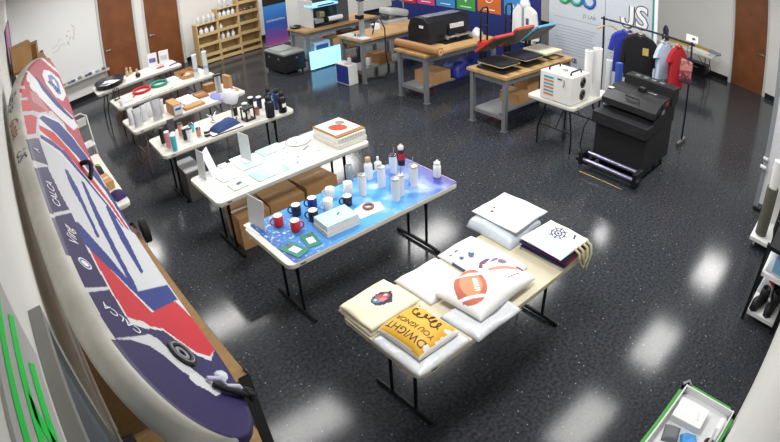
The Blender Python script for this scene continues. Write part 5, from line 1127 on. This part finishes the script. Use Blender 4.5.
for yy in (.24, 0, -.24): MB().box(-.466, yy, .7, .006, .12, .02).build('tray_emblem', M('emblem', '#2d2f33', .3), t)
ry_ = (-.38, .38)
for xx, z in ((-.62, .13), (-.5, .19)): MB().cyl((xx, ry_[0], z), (xx, ry_[1], z), .029, n=14).build('take_up_rod', M('rod_silver', '#8f8aa6', .3, metal=.8), t)
for yy in (-.41, .41): MB().box(-.56, yy, .15, .22, .055, .17, .01).build('rod_block', black_pl, t); MB().box(-.3, yy*.86, .09, .6, .05, .06).build('base_arm', black_pl, t); MB().cyl((-.62, yy*1.07, .13), (-.62, yy*1.16, .13), .045, n=14).build('hand_wheel', black_pl, t)
for a in (-.25, .5):
    for yy in (-.31, .31): MB().box(a, yy, .09, .06, .05, .06).build('caster_fork', black_pl, t); MB().cyl((a, yy-.015, .032), (a, yy+.015, .032), .031, n=14).build('caster', black_pl, t)
MB().cyl((-.74, -.3, .012), (-.74, .36, .012), .006, n=8).build('guide_rod', M('rod_brass', '#a8956a', .3, metal=.7), t)
solo(MB().tube([(6.1, 3.32, .6), (6.02, 3.36, .45), (5.98, 3.37, .2), (6.1, 3.36, .02), (6.4, 3.34, .012)], .008, 6), 'power_cord', black_pl, 'black cord hanging at the side of the black floor printer', 'cord')

# ------------------------------------------------------------------ clothes rack
t = E('clothes_rack', 'dark rolling clothes rack with a long top rail', 'clothes rack', (7.82, 3.3, 0)); rk = M('rack_navy', '#23253c', .4, metal=.4)
MB().cyl((0, -.85, 1.62), (0, .85, 1.62), .016, n=12).build('top_rail', rk, t)
for yy in (-.8, .8):
    MB().cyl((0, yy, .06), (0, yy, 1.66), .016, n=12).build('post', rk, t); MB().box(0, yy, .05, .38, .04, .03).build('foot_bar', M('foot_grey', '#6b6a66', .5), t)
    for xx in (-.17, .17): MB().cyl((xx, yy-.01, .018), (xx, yy+.01, .018), .017, n=10).build('caster', black_pl, t)
RZ = -.35
t = E('empty_hanger', 'empty wooden hanger at the far end of the clothes rack', 'hanger', (7.82, 4.0, 1.522), -PI/2+.5); h = MB().tube([(-.2, 0, -.08), (-.05, 0, 0), (.05, 0, 0), (.2, 0, -.08)], .012, 8); h.build('bar', M('hanger_wood', '#b39a6a'), t); MB().tube([(q*.479, q*.878, zz) for q, zz in ((0, .0), (0, .06), (.025, .083), (.025, .108), (0, .123), (-.025, .108), (-.025, .095))], .003, 6).build('hook', steel, t)
garment('shirt', 'royal blue shirt behind the black polo on the clothes rack', '#27359c', 7.82, 3.67, 1.522, .44, .72, .36, -PI/2+.5, group='shirts on the clothes rack')
garment('polo_shirt', 'black polo with a yellow chest badge on the clothes rack', '#15161a', 7.82, 3.42, 1.522, .50, .76, .5, -PI/2+.42, badge=(.1, -.26, .1, .12, '#c0a860'), group='shirts on the clothes rack', thick=.1)
garment('baby_shirt', 'pale blue shirt turned edge-on on the clothes rack', '#b4c6dc', 7.82, 2.99, 1.522, .3, .62, .26, -PI/2+1.22, group='shirts on the clothes rack')
garment('shirt', 'red shirt turned edge-on next to the dark printed cloth', '#a81e2a', 7.82, 2.74, 1.522, .34, .72, .26, -PI/2+1.15, group='shirts on the clothes rack')
t = E('printed_sample', 'dark red floral printed cloth hanging at the near end of the rack', 'cloth', (7.75, 2.555, 1.0), .0); MB().puff([(-.11, 0), (.11, 0), (.12, .36), (-.1, .38)], .02, .02, Matrix(((0, 0, 1, 0), (-1, 0, 0, 0), (0, 1, 0, 0), (0, 0, 0, 1)))).build('cloth', ramp_mat('floral', [(0, '#3a1f2c'), (.4, '#8c3a48'), (.6, '#c98a80'), (1, '#5a2838')], 'Z', 0, .4, .7, 14, 1.6, 1.), t); MB().cyl((.0, 0, .375), (.03, .0, .62), .003, n=6).build('string', black_steel, t)
t = E('paper_sign', 'small white paper sign clipped on top of the near rack post', 'sign', (7.80, 2.5, 1.663)); MB().box(0, 0, .055, .004, .2, .11, rz=.1).build('paper', paper, t); MB().box(-.003, -.03, .06, .002, .05, .03, rz=.1).build('print', dark_gray, t)

# ------------------------------------------------------------------ table by the single door
ZW = TZ+.001
t = E('yellow_pad', 'flat mustard yellow board on the table by the single door', 'board', (11.94, 3.95, ZW), .05); MB().box(0, 0, .02, .32, 1.2, .04, .008).build('board', M('mustard', '#b59a3c', .7), t)
t = E('white_tray', 'white oval tray at the front of the table by the single door', 'tray', (11.60, 3.5, ZW)); MB().lathe([(.1, 0), (.13, .05), (.125, .05), (.095, .008), (0, .006)], n=24, sx=1.0, sy=2.2).build('tray', wpl, t)
t = E('foil_tubes', 'silver wrapped rolls on the table by the single door', 'roll', (11.90, 3.19, ZW+.036)); 
for i in range(2): MB().cyl((-.05+.07*i, -.15, 0), (.05+.07*i, .15, 0), .035, n=14).build('roll', M('foil_blueish', '#aab4c6', .25, metal=.6), t)
t = E('black_case', 'black case on the floor under the table by the single door', 'case', (12.45, 3.80, 0)); MB().box(0, 0, .15, .3, .6, .3, .01).build('case', black_pl, t); MB().box(-.155, 0, .2, .012, .16, .03).build('handle', steel, t)
t = E('dark_figure', 'small dark purple figurine standing near the pale banner edge', 'figurine', (8.95, 3.40, 0)); MB().cyl((0, 0, 0), (0, 0, 1.3), .03, n=12).build('post', M('post_grey', '#8d8f92', .5), t); MB().lathe([(.05, 1.3), (.07, 1.34), (.05, 1.44), (.06, 1.5), (.03, 1.58), (0, 1.6)], n=14).build('figure', M('purple_dark', '#2c2846', .6), t)

# ------------------------------------------------------------------ right side : panel, roll cart, black shelf, green cart
t = E('room_divider', 'tall white panel with a grey edge behind the platform cart', 'panel', (6.8, .36, 0))
MB().bb(0, .04, -.47, .42, .1, 2.32).build('panel', M('divider_white', '#d9dbde', .5), t)
MB().bb(-.01, .05, .42, .49, .04, 2.36).build('edge_post', M('divider_grey', '#8a8f94', .5), t); MB().bb(-.06, .1, .36, .48, 0, .039).build('foot', black_pl, t); MB().bb(-.012, -.001, .18, .22, 1.0, 2.2).build('blue_strip', M('strip_blue', '#4c5f9c', .5), t)
MB().box(-.04, .47, .62, .06, .1, .03, .005).build('peg', wpl, t); MB().box(-.03, .46, .74, .04, .08, .03, .005).build('peg', wpl, t)
t = E('platform_cart', 'white platform cart on small wheels in front of the tall panel', 'cart', (6.05, .28, 0)); MB().box(0, 0, .125, .58, .74, .05, .008).build('platform', wpl, t)
for a in (-1, 1):
    for b in (-1, 1): MB().cyl((a*.22, b*.3-.012, .04), (a*.22, b*.3+.012, .04), .039, n=14).build('caster', steel, t); MB().box(a*.22, b*.3, .09, .03, .04, .018).build('caster_plate', steel, t)
MB().box(.27, 0, .5, .03, .74, .69, .005).build('back_panel', M('cart_white', '#d6d6d4', .5), t)
t = E('carpet_roll', 'grey green fabric roll standing on the white platform cart', 'roll', (5.90, .53, .152)); MB().cyl((0, 0, 0), (0, 0, .62), .085, n=24).build('fabric', M('grey_green', '#5d5c50', .85, noise=.15, nscale=30), t); MB().cyl((0, 0, .62), (0, 0, .95), .06, n=20).build('white_core', wpl, t); MB().cyl((0, 0, .0), (0, 0, .012), .095, n=20).build('white_foot', wpl, t)
t = E('dark_cloth_bundle', 'dark cloth bundle hanging beside the fabric roll', 'cloth', (5.98, .30, .152)); MB().lathe([(.05, 0), (.08, .1), (.06, .5), (.07, .7), (.03, .85), (0, .87)], n=12).build('bundle', M('dark_bundle', '#34343a', .8, bump=.4), t)
t = E('storage_shelf', 'black open shelf unit with shoes and bags against the wall', 'shelf', (4.72, .075, 0))
for a in (-1, 1):
    for b in (-1, 1): MB().box(a*.26, b*.2, .43, .035, .035, .86).build('post', black_pl, t)
for z, m in ((.11, wpl), (.56, wpl), (.84, black_pl)):
    s_ = MB().bb(-.24, .24, -.18, .18, z-.02, z).build('shelf_board', m, t); MB().bb(-.256, -.242, -.18, .18, z-.04, z+.0).build('shelf_edge', m, s_)
MB().bb(.262, .268, -.18, .18, .05, .82).build('back_panel', black_matte, t)
def shoe(x, y, rz, l):
    t = E('shoe', l, 'shoe', (x, y, .112), rz, 'black shoes on the low shelf'); t.scale = (1.2, 1.25, 1.35); MB().prism([(-.13, -.04), (-.05, -.045), (.06, -.05), (.13, -.03), (.14, .01), (.1, .04), (0, .04), (-.13, .035)], 0, .022).build('sole', black_pl, t)
    MB().lathe([(.045, .0), (.05, .04), (.042, .1), (.03, .1), (.02, .05)], at=(-.075, 0, .022), n=14, sx=1.2).build('heel_upper', M('shoe_black', '#17171c', .6), t); MB().lathe([(.046, 0), (.045, .03), (.025, .055), (0, .06)], at=(.04, -.002, .022), n=14, sx=2.0).build('toe_upper', M('shoe_black', '#17171c'), t)
shoe(4.63, .165, PI*.9, 'black shoe nearer the shelf corner'); shoe(4.65, .0, PI*.95, 'black shoe nearer the wall')
solo(Soft(.14, .2, .2, 81, .015, 2.2, 12, 12).mb([(1, ell(0, -.03, .06, .08))]), 'red_white_bag', [plast, M('red_bag', '#b8242c', .6)], 'white and red plastic bag behind the black shoes', 'bag', (4.90, .15, .112), .0)
solo(Soft(.08, .15, .14, 82, .01, 2.2, 12, 12).mb(), 'dark_cloth', M('dark_red_cloth', '#4a1f28', .8), 'dark red cloth behind the black shoes by the wall', 'cloth', (4.885, -.045, .112), .0)
solo(Soft(.38, .33, .18, 83, .009, 2.6, 18, 18).mb([(1, [(-.19, -.17), (.03, -.17), (.02, .05), (-.19, .1)])]), 'plastic_bag', [M('bag_white', '#c9d2da', .3, bump=.5, bscale=25), M('bag_sky', '#6f9cc4', .35)], 'white and light blue plastic bag on the middle shelf of the black unit', 'bag', (4.70, .06, .562), .0)
t = E('green_cart', 'green folding crate cart with a white liner beside the wall', 'cart', (2.52, .125, 0))
gm = M('crate_green', '#3f9a3c', .45); L2, W2, H2 = .37, .26, .4
bt = MB().bb(-L2+.02, L2-.02, -W2+.02, W2-.02, .06, .075).build('floor_panel', black_pl, t)
for nm, q in (('side_panel', (-L2, L2, W2-.012, W2)), ('side_panel', (-L2, L2, -W2, -W2+.012)), ('end_panel', (L2-.012, L2, -W2+.013, W2-.013)), ('end_panel', (-L2, -L2+.012, -W2+.013, W2-.013))):
    MB().bb(*q, .06, H2-.02).build(nm, M('crate_dark', '#1c1f1d', .6), t)
for q in ((-L2+.05, L2-.08, W2-.018, W2+.012), (-L2+.05, L2-.08, -W2-.012, -W2+.018), (L2-.018, L2+.012, -W2+.06, W2-.06), (-L2-.012, -L2+.018, -W2+.06, W2-.06)): MB().bb(*q, H2-.02, H2+.005, .006).build('rim', gm, t)
for a in (-1, 1):
    for b in (-1, 1): MB().box(a*(L2-.01), b*(W2-.01), H2/2+.03, .05, .05, H2-.05, .008).build('corner', black_pl, t); MB().cyl((a*(L2-.05), b*(W2+.014), .055), (a*(L2-.05), b*(W2+.038), .055), .054, n=18).build('wheel', gm if a < 0 else black_pl, t)
MB().prism(rrect(-L2+.03, L2-.03, -W2+.03, W2-.03, .06), H2-.06, H2-.05).build('liner', M('liner_white', '#dedfe1', .35, bump=.4, bscale=18), t)
lm_ = MB()
for q in ((-L2+.014, L2-.014, W2-.03, W2-.018), (-L2+.014, L2-.014, -W2+.018, -W2+.03), (L2-.03, L2-.018, -W2+.03, W2-.03), (-L2+.018, -L2+.03, -W2+.03, W2-.03)): lm_.bb(*q, H2-.1, H2+.012)
lm_.build('liner_edge', M('liner_white', '#dedfe1'), t)
MB().tube([(L2+.006, W2-.05, H2-.0), (L2+.02, W2-.02, H2+.02), (L2-.04, W2+.01, H2+.02)], .012, 8).build('handle_bar', steel, t)
CZ = H2-.049
t = E('white_carton', 'flat white box lying inside the green cart', 'box', (2.66, .2, CZ), .05); MB().box(0, 0, .03, .2, .26, .06, .006).build('box', paper, t); MB().box(.0, -.06, .0615, .08, .03, .002, rz=.3).build('glossy_label', M('label_glossy', '#e6e8ea', .15), t)  # thin off-white label, glossier than the box
solo(Soft(.14, .13, .05, 91, .008, 2.2, 12, 12).mb(), 'grey_cloth', M('grey_cloth', '#6d7076', .8), 'crumpled grey cloth inside the green cart', 'cloth', (2.45, .245, CZ), .3)
solo(Soft(.17, .13, .07, 92, .014, 2.2, 14, 14).mb(), 'blue_glove', M('glove_blue', '#3f8fd0', .45), 'bunched bright blue glove inside the green cart', 'glove', (2.44, .08, CZ), .5)
t = E('pen_cup', 'small round cup with white tubes inside the green cart', 'cup', (2.47, -.06, CZ)); MB().lathe([(.038, 0), (.045, .1), (.041, .1), (.034, .006), (0, .005)], n=18).build('cup', M('cup_brown', '#5a5048', .5), t); MB().tube([(0, 0, .012), (.02, .0, .14), (.06, .01, .19)], .012, 8).build('tube', wpl, t)
t = E('small_roll', 'white roll lying along the wall side of the green cart', 'roll', (2.66, -.07, CZ+.031)); MB().cyl((-.11, 0, 0), (.11, 0, 0), .03, n=16).build('roll', paper, t)
